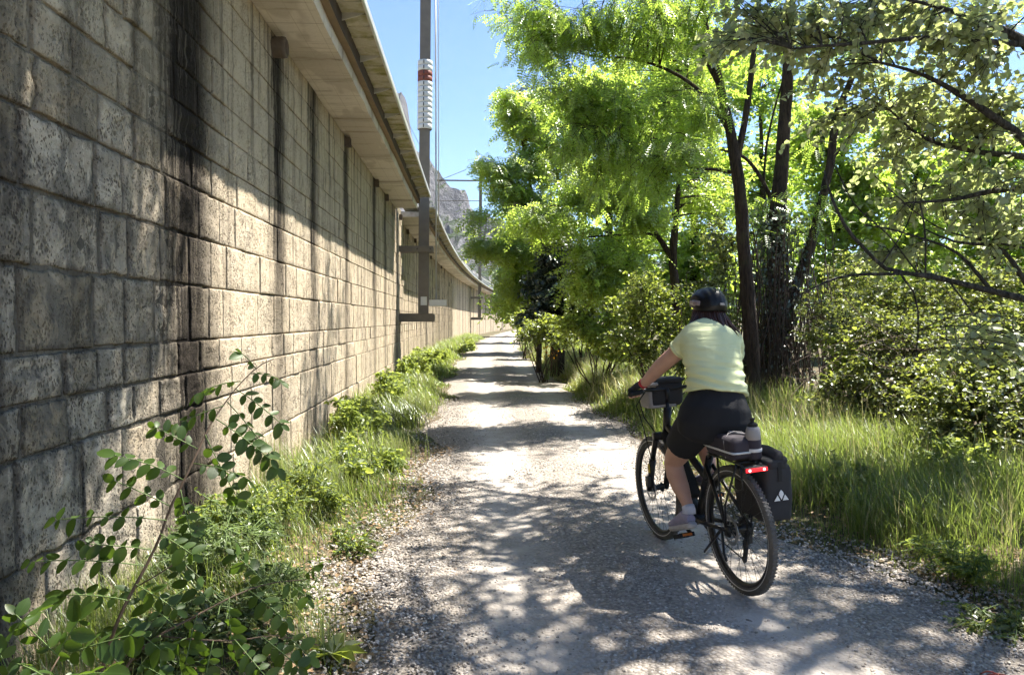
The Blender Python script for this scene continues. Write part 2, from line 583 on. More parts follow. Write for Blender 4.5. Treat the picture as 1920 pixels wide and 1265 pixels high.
# ------------------------------------------------------------------ mountain
def ridge_mesh(name, y0, y1, xa, xb, prof, seed, mat, label, nx=150, ny=60, rough=1.0):
    X = np.linspace(xa, xb, nx)
    S = np.linspace(0, 1, ny)
    gx, gs = np.meshgrid(X, S)
    top = np.interp(gx, [a for a, b in prof], [b for a, b in prof])
    gy = y0 + (y1 - y0) * gs
    sh = np.where(gs < .62, (gs / .62) ** 1.25, 1 - .8 * ((gs - .62) / .38))
    P3 = np.stack([gx.ravel() / 55, gy.ravel() / 80, np.zeros(gx.size) + seed], 1)
    n = fbm(P3, 5, seed).reshape(gx.shape)
    rg = 1 - np.abs(fbm(P3 * 2.7, 5, seed + 5)).reshape(gx.shape) * 2
    gz = top * sh * (1 + .18 * n * rough) + (rg * 14 + n * 14) * rough * np.clip(sh * 3, 0, 1) - 4
    terr = 13.0
    gz = gz + 0.6 * (np.floor(gz / terr) * terr + terr * np.clip(((gz / terr) % 1 - .55) / .45, 0, 1) - gz) * np.clip(gz / 60, 0, 1)
    gx2 = gx + 8 * fbm(P3 * 4, 3, seed + 9).reshape(gx.shape)
    v = np.stack([gx2.ravel(), gy.ravel(), gz.ravel()], 1)
    i, j = np.meshgrid(np.arange(ny - 1), np.arange(nx - 1), indexing='ij')
    q = np.stack([i * nx + j, i * nx + j + 1, (i + 1) * nx + j + 1, (i + 1) * nx + j], -1).reshape(-1, 4)
    o = link(name, mesh_np(name, v, q, False), mat)
    tag(o, label, 'mountain', kind='structure')
    return o


t = NT('mountain_rock')
p = t.pos()
g = t.n('NewGeometry')
nz = t.n('SeparateXYZ', {0: g.outputs['Normal']}).outputs[2]
n1 = t.noise(t.pos((1, 1, 0.45)), 0.09, 8, .68)
n2 = t.noise(p, 0.035, 5, .6)
n3 = t.noise(p, 0.22, 5, .7)
rock = t.mix(n1, (0.07, 0.068, 0.07), (0.27, 0.26, 0.26))
k = t.math('ADD', t.math('MULTIPLY', nz, 0.55), t.math('ADD', t.math('MULTIPLY', n2, .5), t.math('MULTIPLY', n3, .45)))
sc_ = t.ramp(k, [(0.80, 0.0), (0.90, 1.0)])
c = t.mix(sc_, rock, t.mix(n3, (0.022, 0.035, 0.014), (0.075, 0.10, 0.04)))
t.principled(c, 0.95, 0, t.bump(t.math('ADD', n1, t.math('MULTIPLY', n3, .6)), 1.0, 6.0), 0.1)
M_ROCK = t.m
ridge_mesh('mountain', 340, 640, -190, 110, [(-190, 150), (-64, 150), (-43, 152), (-36, 112), (-24, 92), (-13, 80), (6, 66), (23, 60), (60, 48), (110, 36)], 3, M_ROCK,
           'grey limestone mountain slope with scrub rising behind the stone wall')
ridge_mesh('mountain', 900, 1300, -220, 420, [(-220, 200), (-60, 180), (0, 150), (60, 118), (200, 100), (420, 60)], 8, M_ROCK,
           'hazy farther rocky ridge low over the end of the path')

# ------------------------------------------------------------------ stone wall
WALL_X = -1.90
JOINT = 20.0                                   # expansion joint, where the mast passes
COURSES = [-0.08, 0.46, 0.92, 1.147, 1.364, 1.735, 2.07, 2.40, 2.66, 2.905, 3.15, 3.42, 3.70, 3.98, 4.245]
M_STONE = wall_mat('weathered_ashlar')
M_STONE_FAR = wall_mat('weathered_ashlar_far', True)
M_MORTAR = wall_mat('mortar', True, True)

wall = empty('retaining_wall', (WALL_X, 0, 0))
tag(wall, 'tall weathered limestone block wall carrying the railway above the path', 'wall')


def sweep(profile, y0, y1, step=0.5, jitter=0.0, close_ends=True):
    """sweep an (x,z) profile along the wall line; returns verts, faces"""
    ys = np.arange(y0, y1 + 1e-6, step)
    ys = np.append(ys, y1) if ys[-1] < y1 - 1e-6 else ys
    pr = np.asarray(profile, float)
    m, n = len(ys), len(pr)
    v = np.empty((m, n, 3))
    v[..., 0] = pr[None, :, 0] + curve(ys)[:, None]
    v[..., 1] = ys[:, None]
    v[..., 2] = pr[None, :, 1]
    if jitter:
        f = fbm(v.reshape(-1, 3) * np.array([3, 2.2, 3]), 3, 4).reshape(m, n)
        v[..., 0] += f * jitter
        v[..., 2] += f * jitter * .7
    i = np.arange(m - 1)[:, None]
    j = np.arange(n)[None, :]
    j2 = (j + 1) % n
    q = np.stack([i * n + j, (i + 1) * n + j, (i + 1) * n + j2, i * n + j2], -1).reshape(-1, 4)
    caps = np.array([np.arange(n), np.arange(n)[::-1] + (m - 1) * n])
    return v.reshape(-1, 3), [q, caps] if close_ends else [q]


def swept(name, prof, y0, y1, mat, parent, origin, step=0.5, jitter=0.0, smooth=False, bevel=0.0):
    v, f = sweep(prof, y0, y1, step, jitter)
    o = link(name, mesh_np(name, v - np.asarray(origin), f, smooth), mat, parent)
    if bevel:
        b = o.modifiers.new('bevel', 'BEVEL')
        b.width, b.segments, b.limit_method = bevel, 2, 'ANGLE'
    return o


WO = (WALL_X, 0, 0)
# mortar backing of the bay this side of the joint, and the set-back bays beyond it
bk = [(-3.4, -0.3), (WALL_X - 0.016, -0.3), (WALL_X - 0.016, 4.40), (-3.4, 4.40)]
swept('backing', bk, -4, JOINT, M_MORTAR, wall, WO)
swept('pointing', [(-2.0, -.3), (WALL_X - .001, -.3), (WALL_X - .001, 4.24), (-2.0, 4.24)], -3.9, 5.35, M_MORTAR, wall, WO, .06, .012)
bk2 = [(-3.4, -0.3), (WALL_X - 0.15, -0.3), (WALL_X - 0.15, 4.40), (-3.4, 4.40)]
swept('backing', bk2, JOINT + 0.03, 150, M_MORTAR, wall, WO)


def block_mesh(k, n=11, ragged=1.0):
    """unit block in y and z, rough quarry face on +x, depth real metres"""
    s = np.concatenate([[0, .03], np.linspace(.10, .90, n - 4), [.97, 1]])
    gy, gz = np.meshgrid(s, s)
    e = np.minimum.reduce([gy, 1 - gy, gz, 1 - gz])
    P3 = np.stack([gy.ravel() * 2.2, gz.ravel() * 2.2, np.full(gy.size, k * 7.3)], 1)
    d = 0.024 * fbm(P3 * 1.5, 4, k).reshape(gy.shape) + 0.012 * vn(P3 * 5, k + 50).reshape(gy.shape)
    d = d * np.clip(e * 6, 0.25, 1) * (1 + .25 * (ragged - 1))
    x = 0.010 + d * (.40 if ragged < 2 else .50) - (0.004 if ragged < 2 else .006) * np.clip(1 - e * 26, 0, 1)
    jy = 0.012 * ragged * vn(P3 * 2.5 + 9, k + 80).reshape(gy.shape)
    jz = 0.010 * ragged * vn(P3 * 2.5 + 31, k + 90).reshape(gy.shape)
    v = np.stack([x.ravel(), (gy + jy - .5).ravel(), (gz + jz - .5).ravel()], 1)
    i, j = np.meshgrid(np.arange(n - 1), np.arange(n - 1), indexing='ij')
    f = np.stack([i * n + j, i * n + j + 1, (i + 1) * n + j + 1, (i + 1) * n + j], -1).reshape(-1, 4)
    # side skirt back into the mortar
    ring = [c for c in range(n)] + [r * n + n - 1 for r in range(1, n)] + [(n - 1) * n + c for c in range(n - 2, -1, -1)] + [r * n for r in range(n - 2, 0, -1)]
    rb = v[ring].copy()
    rb[:, 0] = -0.05
    m = len(ring)
    a = np.array(ring)
    b = np.arange(m) + len(v)
    f2 = np.stack([a, b, np.roll(b, -1), np.roll(a, -1)], -1)
    me = mesh_np('stone_block', np.concatenate([v, rb]), np.concatenate([f, f2]), True)
    me.materials.append(M_STONE)
    return me


BLK = [block_mesh(k) for k in range(14)]
BLKN = [block_mesh(k + 30, 13, 3.2) for k in range(12)]
far_v, far_f, far_t, fn = [], [], [], 0
SIMPLE = np.array([[-.06, -.5, -.5], [-.06, .5, -.5], [-.06, .5, .5], [-.06, -.5, .5],
                   [.0, -.5, -.5], [.0, .5, -.5], [.0, .5, .5], [.0, -.5, .5],
                   [.012, -.485, -.485], [.012, .485, -.485], [.012, .485, .485], [.012, -.485, .485]])
SIMF = np.array([[8, 9, 10, 11]] + [[4 + k, 4 + (k + 1) % 4, 8 + (k + 1) % 4, 8 + k] for k in range(4)] + [[k, (k + 1) % 4, 4 + (k + 1) % 4, 4 + k] for k in range(4)])
nb = 0
rb = random.Random(5)
for ci in range(len(COURSES) - 1):
    z0, z1 = COURSES[ci], COURSES[ci + 1]
    y = 1.6 + rb.random() * .4
    while y < 46:
        L = rb.choice([.30, .36, .40, .44, .5, .58]) * rb.uniform(.9, 1.1)
        if 3.0 < y < 3.8 and ci in (4, 5) and rb.random() < .8:
            L = .62
        if y < JOINT < y + L + .25:
            L = JOINT - y
        if JOINT < y < JOINT + .05:
            y = JOINT + .035
        g = 0.003 if y > 5.4 else 0.020
        gz_ = 0.008 if y > 5.4 else 0.016
        if y > 5.4 and z0 > 2.5:
            g, gz_ = 0.0015, 0.004
        cy_, cz_ = y + L / 2, (z0 + z1) / 2
        setb = -0.128 if y > JOINT else 0.0
        prd = rb.uniform(-.006, .006)
        if y + L > 2.45 and nb < 300 and y < 11.6:
            o = link('stone_block', BLKN[rb.randrange(len(BLKN))] if y < 5.3 else BLK[rb.randrange(len(BLK))], None, wall)
            o.location = (float(curve(cy_)) + prd, cy_, cz_)
            o.scale = (rb.choice([1, .8, 1.25]), L - g, (z1 - z0 - gz_))
            if rb.random() < .5:
                o.rotation_euler = (math.pi, 0, 0)
            nb += 1
        else:
            vv = SIMPLE * np.array([1, L - (0.002 if z0 > 2.5 else .004), z1 - z0 - (0.004 if z0 > 2.5 else .008)]) + np.array([float(curve(cy_)) + setb + prd, cy_, cz_])
            far_v.append(vv)
            far_f.append(SIMF + fn)
            far_t.append(np.full(12, rb.random()))
            fn += 12
        y += L
me = mesh_np('stone_blocks', np.concatenate(far_v), np.concatenate(far_f), False)
at = me.attributes.new('tint', 'FLOAT', 'POINT')
at.data.foreach_set('value', np.concatenate(far_t).astype(np.float32))
o = link('stone_blocks', me, M_STONE_FAR, wall)
o['kind'] = 'stuff'
# plain facing of the bays too far away to tell blocks apart
fc = [(WALL_X - 0.20, -0.3), (WALL_X - 0.128, -0.3), (WALL_X - 0.128, 4.245), (WALL_X - 0.20, 4.245)]
me = swept('facing', fc, 46, 150, M_STONE_FAR, wall, WO).data

# concrete cornice
t = NT('cornice_concrete')
p = t.pos()
n1, n2 = t.noise(p, 1.6, 6, .6), t.noise(p, 25, 5, .65)
c = t.mix(n1, (0.60, 0.55, 0.46), (0.78, 0.73, 0.65))
c = t.mix(t.math('MULTIPLY', n2, 0.35), c, (0.30, 0.245, 0.18))
y_ = t.n('SeparateXYZ', {0: p}).outputs[1]
wy = t.math('ADD', y_, t.math('MULTIPLY', t.noise(p, 2.5, 4), 0.3))
seam = t.math('ABSOLUTE', t.math('SUBTRACT', t.math('FRACT', t.math('MULTIPLY', y_, 1.35)), 0.5))
c = t.mix(t.ramp(seam, [(0.0, 0.75), (0.014, 0.0)]), c, (0.22, 0.17, 0.12))
x_ = t.n('SeparateXYZ', {0: p}).outputs[0]
bd = t.math('ABSOLUTE', t.math('SUBTRACT', t.math('FRACT', t.math('MULTIPLY', x_, 5.2)), 0.5))
c = t.mix(t.ramp(bd, [(0.0, 0.5), (0.03, 0.0)]), c, (0.30, 0.24, 0.17))
crk = t.math('ABSOLUTE', t.math('SUBTRACT', t.math('FRACT', t.math('MULTIPLY', wy, 0.43)), 0.5))
c = t.mix(t.ramp(crk, [(0.0, 0.9), (0.016, 0.4), (0.10, 0.0)]), c, (0.16, 0.115, 0.08))
pat = t.noise(t.pos((1.5, .5, 1)), 1.1, 3)
c = t.mix(t.ramp(pat, [(0.53, 0.0), (0.56, 0.65)]), c, (0.42, 0.37, 0.30))
wst = t.noise(t.pos((.5, 3.0, 1)), 2.4, 5, .65)
c = t.mix(t.ramp(wst, [(0.55, 0.0), (0.70, 0.6)]), c, (0.22, 0.17, 0.11))
t.principled(c, 0.9, 0, t.bump(t.math('ADD', n2, t.math('MULTIPLY', n1, .6)), 0.5, 0.015), 0.25)
M_CORN = t.m
corn = [(WALL_X - 0.3, 4.25), (-1.62, 4.252), (-1.37, 4.255), (-1.365, 4.30), (-1.37, 4.39), (WALL_X - 0.3, 4.40)]
CEND = 18.5
for a, b in ((-4, CEND), (CEND + 1.6, 150)):
    so_ = -0.02 if a > 0 else 0
    swept('cornice', [(x + so_, z) for x, z in corn], a, b, M_CORN, wall, WO, step=0.2 if a < 0 else 0.6, jitter=0.012)
# back-filled formation behind the parapet
swept('formation', [(-9, 4.2), (-1.95, 4.39), (-1.95, 4.47), (-9, 4.6)], -4, 150, M_MORTAR, wall, WO, step=2)

# drains under the cornice
t_dr = plain('drain_rust', (0.10, 0.075, 0.055), 0.85, 0, .4, 30, .6)
m = MB()
yv, zv = 7.24, 4.10
m.lathe([(0.055, -.05), (0.055, .12), (0.075, .14), (0.095, .13), (0.10, .10), (0.092, -.05)], 20, 'x', (WALL_X, yv, zv))
m.build('drain_pipe', t_dr, wall, True, WO)
for yv in (11.25, 14.6, 16.3, 19.4, 22.6, 25.2, 27.5, 29.8, 32.0, 35.0, 38.0):
    cx = float(curve(yv)) + (-.13 if yv > JOINT else 0)
    m = MB()
    for dy in (-.06, .06):
        m.box((WALL_X + .03 + cx, yv + dy, 4.15), (.12, .022, .13))
    for dz in (-.06, .06):
        m.box((WALL_X + .03 + cx, yv, 4.15 + dz), (.115, .10, .02))
    m.build('drain_spout', t_dr, wall, False, WO)

# ------------------------------------------------------------------ walkway on top of the wall
t = NT('galvanised_lichen')
p = t.pos()
n1, n2 = t.noise(p, 3.4, 5, .6), t.noise(p, 30, 4)
c = t.mix(n2, (0.34, 0.31, 0.22), (0.52, 0.49, 0.37))
c = t.mix(t.ramp(n1, [(0.46, 0.0), (0.62, 0.85)]), c, t.mix(n2, (0.15, 0.16, 0.03), (0.30, 0.28, 0.08)))
t.principled(c, 0.75, 0.1, t.bump(n2, .3, .01))
M_PANEL = t.m
M_STEEL = plain('mast_steel', (0.165, 0.14, 0.115), 0.65, 0.1, .3, 6, .2, 60)
M_RUST = plain('rusty_beam', (0.065, 0.048, 0.036), 0.85, 0.1, .45, 7, .5, 40)
M_EDGE = plain('galvanised_edge', (0.50, 0.49, 0.46), 0.45, 0.5, .15, 8)
M_BROWN = plain('stained_slab', (0.20, 0.145, 0.085), 0.9, 0, .4, 6, .5, 40)

deck = empty('walkway', (-1.2, 0, 4.5))
tag(deck, 'narrow metal service walkway bracketed along the top of the stone wall', 'walkway')
DO = (-1.2, 0, 4.5)
pan = MB()
pan.box((0, 0, 0), (0.245, .285, .022))
pan.box((0, -.1435, -.016), (0.235, .014, .03))
for k in range(7):
    pan.lathe([(0.0, -.024), (0.006, -.022), (0.009, -.012)], 6, 'z', (-.105 + .035 * k, -.117, 0))
pv, pf = pan.arrays()
pan_me = mesh_np('deck_panel', pv, pf)
pan_me.materials.append(M_PANEL)
gus = MB()
gus.add([(-.12, -.006, 0), (.10, -.006, 0), (-.12, -.006, -.075), (.04, -.006, -.03), (-.12, .006, 0), (.10, .006, 0), (-.12, .006, -.075), (.04, .006, -.03)],
        [[0, 1, 3, 2], [4, 6, 7, 5], [0, 2, 6, 4], [1, 5, 7, 3], [2, 3, 7, 6], [0, 4, 5, 1]])
gv, gf = gus.arrays()
gus_me = mesh_np('bracket', gv, gf)
gus_me.materials.append(M_EDGE)
DEND = 18.6
for a, b in ((-4, DEND), (DEND + 1.8, 120)):
    swept('edge_beam', [(-1.50, 4.392), (-1.289, 4.392), (-1.287, 4.545), (-1.50, 4.545)], a, b, M_RUST, deck, DO, 0.6)
    swept('slab_edge', [(-1.42, 4.392), (-1.292, 4.380), (-1.291, 4.391), (-1.42, 4.42)], a, b, M_BROWN, deck, DO, 0.3, .006)
    swept('edge_strip', [(-1.046, 4.52), (-1.028, 4.52), (-1.020, 4.535), (-1.020, 4.61), (-1.046, 4.61)], a, b, M_EDGE, deck, DO, 0.6)
    swept('inner_floor', [(-1.90, 4.548), (-1.288, 4.548), (-1.288, 4.57), (-1.90, 4.57)], a, b, M_PANEL, deck, DO, 0.6)
    y = max(a, 3.0) + .15
    big = MB()
    k = 0
    while y < b - .1:
        if y < 31:
            link('deck_panel', pan_me, None, deck, (-1.1665 + 1.2 + float(curve(y)), y, .056))
        else:
            big.box((-1.1665 + float(curve(y)), y, 4.556), (.245, .285, .022))
        if k % 4 == 2 and y < 40:
            link('bracket', gus_me, None, deck, (-1.165 + 1.2 + float(curve(y)), y + .145, .044))
        y += .30
        k += 1
    if big.n:
        o = big.build('deck_panels', M_PANEL, deck, False, DO)
        o['kind'] = 'stuff'
    # handrail on the track side
    rl = MB()
    yy = np.arange(max(a, 2), min(b, 118), 1.0)
    for zz, rr in ((5.62, .022), (5.28, .015), (4.95, .015)):
        pts = np.stack([-1.86 + curve(yy), yy, np.full(len(yy), zz)], 1)
        rl.tube(pts, rr, 6)
    rl.build('handrail', M_EDGE, deck, True, DO)
    po = MB()
    po.tube([(0, 0, 0), (0, 0, 1.06)], .02, 6)
    ppv, ppf = po.arrays()
    pme = mesh_np('rail_post', ppv, ppf, True)
    pme.materials.append(M_EDGE)
    for y in np.arange(max(a, 3), min(b, 100), 1.2):
        link('rail_post', pme, None, deck, (-1.86 + 1.2 + float(curve(y)), y, .06))

# ------------------------------------------------------------------ catenary masts and wires
M_WHITE = plain('band_white', (0.62, 0.61, 0.59), 0.5, 0, .1, 9)
M_RED = plain('band_red', (0.22, 0.06, 0.035), 0.6, 0, .35, 25)
M_BLACKP = plain('black_clip', (0.02, 0.02, 0.02), 0.5)


def hbeam(m, a, b, w, h, tk=.018):
    a, b = np.array(a, float), np.array(b, float)
    dx, dy = np.array([w / 2 - tk / 2, 0, 0]), np.array([0, h / 2 - tk / 2, 0])
    m.bar(a - dy, b - dy, w, tk, (0, 1, 0))
    m.bar(a + dy, b + dy, w, tk, (0, 1, 0))
    m.bar(a, b, tk, h - 2 * tk - .002, (0, 1, 0))


def mast(yc, label, near=False, top=14.4):
    cx = float(curve(yc)) - (.0 if near else .03)
    xm = -1.25 + cx
    org = (xm, yc, 1.60)
    r = empty('catenary_mast', org)
    tag(r, label, 'mast', 'catenary masts along the wall')
    lean = 0.10
    m = MB()
    hbeam(m, (xm - .03, yc, 1.66), (xm + lean, yc, top), .26, .26)
    # flanges seen from the path: turn the section so the web shows
    m.build('post', M_STEEL, r, False, org)
    m = MB()
    wx = WALL_X + cx - (.13 if yc > JOINT else 0)
    m.box(((wx + xm + .26) / 2, yc, 1.54), (xm + .26 - wx, .42, .20))
    m.box(((wx + xm + .24) / 2, yc, 1.648), (xm + .2 - wx, .46, .016))
    m.build('footing', M_STEEL, r, False, org, .006)
    m = MB()
    for dy in (-.20, .20):
        m.box(((wx + xm + .24) / 2, yc + dy, 3.32), (xm + .24 - wx, .05, .15))
    m.box((xm + .215, yc, 3.32), (.05, .345, .13))
    m.box((xm - .215, yc, 3.32), (.05, .345, .13))
    m.build('bracket', M_STEEL, r, False, org, .004)
    b = MB()
    for dy in (-.23, .23):
        for dx in (-.17, .17):
            b.lathe([(0, .0), (.018, .0), (.018, .02), (0, .02)], 6, 'y', (xm + dx, yc + dy - .01 * (1 if dy < 0 else -1), 3.32))
    b.build('bolts', M_RUST, r, False, org)
    if near:
        # banded anti-climb sleeve
        for k in range(13):
            z = 6.42 + k * .136
            xo = xm - .03 + (z - 1.66) * (lean + .03) / (top - 1.66)
            s = MB()
            s.lathe([(.184, .002), (.190, .005), (.191, .066), (.190, .128), (.184, .132)], 20, 'z', (xo, yc, z))
            red = k in (10, 9)
            bd = s.build('sleeve_band', M_RED if red else M_WHITE, r, True, org)
            c_ = MB()
            c_.box((xo - .02, yc - .190, z + .066), (.024, .016, .085))
            c_.build('clip', M_BLACKP, bd, False, org)
        s = MB()
        s.box((xm - .01, yc - .136, 1.98), (.16, .008, .22))
        s.build('plate', M_WHITE, r, False, org)
        s = MB()
        s.tube([(xm + .30, yc + .1, 1.95), (xm + .305, yc + .1, 5), (xm + .30, yc + .1, 14)], .022, 8)
        s.tube([(xm + .37, yc + .12, 3.2), (xm + .375, yc + .12, 14)], .012, 6)
        s.build('conduit', M_EDGE, r, True, org)
        s = MB()
        s.box((xm + .35, yc + .05, 1.93), (.44, .34, .16))
        s.box((xm + .35, yc - .125, 1.93), (.02, .012, .17))
        s.build('cable_box', M_WHITE, r, False, org, .008)
    else:
        m = MB()
        m.bar((xm + .05, yc, 13.2), (xm - 3.7, yc, 13.2), .11, .11)
        m.bar((xm + .05, yc, 11.5), (xm - 3.6, yc, 11.5), .05, .05)
        m.bar((xm - 3.4, yc, 13.2), (xm - 1.2, yc, 14.1), .04, .04)
        m.build('cantilever_arm', M_STEEL, r, False, org)
    return xm


X1 = mast(19.45, 'nearest railway mast, dark steel with a white and red banded sleeve', True)
X2 = mast(63.0, 'second railway mast, plain grey steel halfway along the wall')
X3 = mast(100.0, 'farthest railway mast, thin grey post near the end of the wall')
M_WIRE = plain('wire_grey', (0.12, 0.12, 0.12), 0.6, 0.3)
for (a, b, rr, lab) in (((X1 - 3.3, 19.4, 12.6), (X2 - 3.3, 63, 12.9), .016, 'upper catenary wire over the track beyond the banded mast'),
                        ((X1 - 3.3, 19.4, 11.0), (X2 - 3.3, 63, 11.4), .016, 'lower contact wire over the track beyond the banded mast'),
                        ((X2 - 3.3, 63, 12.9), (X3 - 3.3, 100, 12.9), .02, 'upper catenary wire between the second and farthest masts'),
                        ((X2 - 3.3, 63, 11.4), (X3 - 3.3, 100, 11.4), .02, 'lower contact wire between the second and farthest masts')):
    m = MB()
    a, b = np.array(a), np.array(b)
    tt = np.linspace(0, 1, 9)[:, None]
    m.tube(a + (b - a) * tt + np.array([0, 0, -.25]) * (4 * tt * (1 - tt)), rr, 5)
    o = m.build('overhead_wire', M_WIRE, None, True, a)
    o.location = a
    tag(o, lab, 'wire', 'overhead railway wires')

# ------------------------------------------------------------------ foliage tools
def tmpl_pinnate(pairs=6, w=0.085, ll=0.22):
    v, f = [], []

    def leaflet(bx, ang, L, wd):
        z0 = -0.28 * bx ** 2
        c, s = math.cos(ang), math.sin(ang)
        b = np.array([bx, 0, z0])
        d = np.array([c, s, -0.18])
        e = np.array([-s, c, 0])
        k = len(v)
        v.extend([b, b + d * L * .5 + e * wd, b + d * L, b + d * L * .5 - e * wd])
        f.append([k, k + 1, k + 2, k + 3])
    for i in range(pairs):
        bx = .2 + .74 * i / (pairs - 1)
        L = ll * (1 - .25 * abs(i / (pairs - 1) - .45))
        leaflet(bx, R(62), L, w * .55)
        leaflet(bx, R(-62), L, w * .55)
    leaflet(.96, 0, ll, w * .55)
    return np.array(v), np.array(f)


def tmpl_leaf(w=0.38, fold=0.10, curl=0.12):
    v = [(0, 0, 0), (.32, w, fold), (.72, w * .72, fold * .6 - curl * .4), (1, 0, -curl), (.72, -w * .72, fold * .6 - curl * .4), (.32, -w, fold)]
    return np.array(v, float), np.array([[0, 3, 2, 1], [0, 5, 4, 3]])


def tmpl_spray(n=7, seed=1):
    """a few leaves round a short twig, for trees farther off"""
    rr = random.Random(seed)
    v, f = [], []
    for i in range(n):
        b = np.array([.15 + .8 * i / n, 0, 0]) + np.array([rr.uniform(-.1, .1) for _ in range(3)])
        a = rr.uniform(-1.2, 1.2) + (1.2 if i % 2 else -1.2)
        d = np.array([math.cos(a), math.sin(a), rr.uniform(-.5, .3)])
        e = np.array([-math.sin(a), math.cos(a), rr.uniform(-.5, .5)])
        L, wd = rr.uniform(.3, .42), rr.uniform(.09, .13)
        k = len(v)
        v.extend([b, b + d * L * .5 + e * wd, b + d * L, b + d * L * .5 - e * wd])
        f.append([k, k + 1, k + 2, k + 3])
    return np.array(v), np.array(f)


def scatter(tm, pos, A, Nn, size):
    tv, tf = tm
    pos, A, Nn = np.asarray(pos), unit(A), np.asarray(Nn)
    size = np.broadcast_to(np.asarray(size, float), (len(pos),))
    B = unit(np.cross(Nn, A))
    N2 = np.cross(A, B)
    v = pos[:, None, :] + size[:, None, None] * (tv[None, :, 0:1] * A[:, None] + tv[None, :, 1:2] * B[:, None] + tv[None, :, 2:3] * N2[:, None])
    f = (np.arange(len(pos)) * len(tv))[:, None, None] + tf[None]
    return v.reshape(-1, 3), f.reshape(-1, tf.shape[1])


def bez(a, b, c, n):
    t_ = np.linspace(0, 1, n)[:, None]
    return (1 - t_) ** 2 * a + 2 * t_ * (1 - t_) * b + t_ ** 2 * c


def dense(limb, step=.12):
    """resample a (x,y,z,r) polyline as a smooth curve"""
    L = np.asarray(limb, float)
    s = np.concatenate([[0], np.cumsum(np.linalg.norm(np.diff(L[:, :3], axis=0), axis=1))])
    n = max(4, int(s[-1] / step))
    # Catmull-Rom through the points
    out = []
    P = np.vstack([2 * L[0] - L[1], L, 2 * L[-1] - L[-2]])
    for u in np.linspace(0, s[-1], n):
        i = min(np.searchsorted(s, u, side='right') - 1, len(L) - 2)
        w = (u - s[i]) / max(s[i + 1] - s[i], 1e-6)
        p0, p1, p2, p3 = P[i], P[i + 1], P[i + 2], P[i + 3]
        out.append(.5 * (2 * p1 + (p2 - p0) * w + (2 * p0 - 5 * p1 + 4 * p2 - p3) * w ** 2 + (3 * p1 - p0 - 3 * p2 + p3) * w ** 3))
    out = np.array(out)
    out[:, 3] = np.maximum(out[:, 3], .003)
    return out


def make_tree(name, label, cat, limbs, blobs, tm, size, leafm, barkm, seed, group=None, twigs=5, per=6, droop=.5, tw=(.25, .5), inner=.35,
              spread=.9, twig_tubes=True, crown_name='crown', trunk_name='trunk', bough=.012, flat=.6, wob=.02):
    rg = np.random.default_rng(seed)
    L = [dense(l) for l in limbs]
    for l in L:
        if wob:
            l[:, :3] += wob * np.stack([vn(l[:, :3] * 2.2, seed + k) for k in range(3)], 1) * np.linspace(0, 1, len(l))[:, None] ** .5
    base = L[0][0][:3].copy()
    root = empty(name, base)
    tag(root, label, cat, group)
    tb = MB()
    for l in L:
        r0 = l[0, 3]
        n = 12 if r0 > .09 else (8 if r0 > .03 else 6)
        rad = l[:, 3] * (1 + .08 * vn(l[:, :3] * 5, seed + 7))
        tb.tube(l[:, :3], rad, n)
    LP = np.concatenate(L)
    pos, ax, nm, sz = [], [], [], []
    for (c, rr, nbr) in blobs:
        c, rr = np.asarray(c, float), np.asarray(rr, float)
        d = rg.normal(size=(nbr, 3))
        d = unit(d) * (rg.random((nbr, 1)) ** .45)
        ends = c + d * rr
        for e in ends:
            dv = e - LP[:, :3]
            dist = np.linalg.norm(dv, axis=1)
            cost = dist + .5 * np.maximum(0, -dv[:, 2]) + rg.random(len(LP)) * .12 * dist
            k = int(np.argmin(cost))
            s, rl, ln = LP[k, :3], LP[k, 3], dist[k]
            if ln > 6 * max(rr.max(), .5):
                s, ln = e - unit(e - s) * 6 * max(rr.max(), .5), 6 * max(rr.max(), .5)
            ctrl = s + (e - s) * .5 + np.array([0, 0, .16 * ln]) + rg.normal(size=3) * .08 * ln
            pts = bez(s, ctrl, e, 7)
            r_ = min(.7 * rl, .004 + bough * ln)
            tb.tube(pts, np.linspace(r_, .003, 7), 4, caps=False)
            tang = unit(np.gradient(pts, axis=0))
            for q in range(twigs):
                tt = inner + (1 - inner) * (q + rg.random()) / twigs
                fi = tt * 6
                i0 = min(int(fi), 5)
                b0 = pts[i0] + (pts[i0 + 1] - pts[i0]) * (fi - i0)
                dr = unit(tang[i0] * .7 + rg.normal(size=3) * np.array([1, 1, flat]) * spread * .6 + np.array([0, 0, -.15 * droop]))
                tl = rg.uniform(*tw)
                e2 = b0 + dr * tl + np.array([0, 0, -droop * tl * .35])
                tp = bez(b0, b0 + dr * tl * .5, e2, 3)
                if twig_tubes:
                    tb.tube(tp, [.004, .003, .0015], 3, caps=False)
                u = (np.arange(per) + rg.random(per)) / per
                lp = (1 - u)[:, None] ** 2 * tp[0] + (2 * u * (1 - u))[:, None] * tp[1] + (u ** 2)[:, None] * tp[2]
                a = dr * .5 + rg.normal(size=(per, 3)) * np.array([1, 1, .5]) * .8 + np.array([0, 0, -droop])
                pos.append(lp)
                ax.append(a)
                nm.append(np.array([0, 0, 1.]) + rg.normal(size=(per, 3)) * .55)
                sz.append(size * rg.uniform(.65, 1.2, per))
    tb.build(trunk_name, barkm, root, True, base)
    if pos:
        v, f = scatter(tm, np.concatenate(pos), np.concatenate(ax), np.concatenate(nm), np.concatenate(sz))
        link(crown_name, mesh_np(crown_name, v - base, f), leafm, root)
    return root


def pl(d, *pts):
    """polyline through photo points, all about d metres ahead; items (px, py, r) or (px, py, r, d)"""
    out = []
    for q in pts:
        w = W(q[0], q[1], q[3] if len(q) > 3 else d)
        out.append((w.x, w.y, w.z, q[2]))
    return out


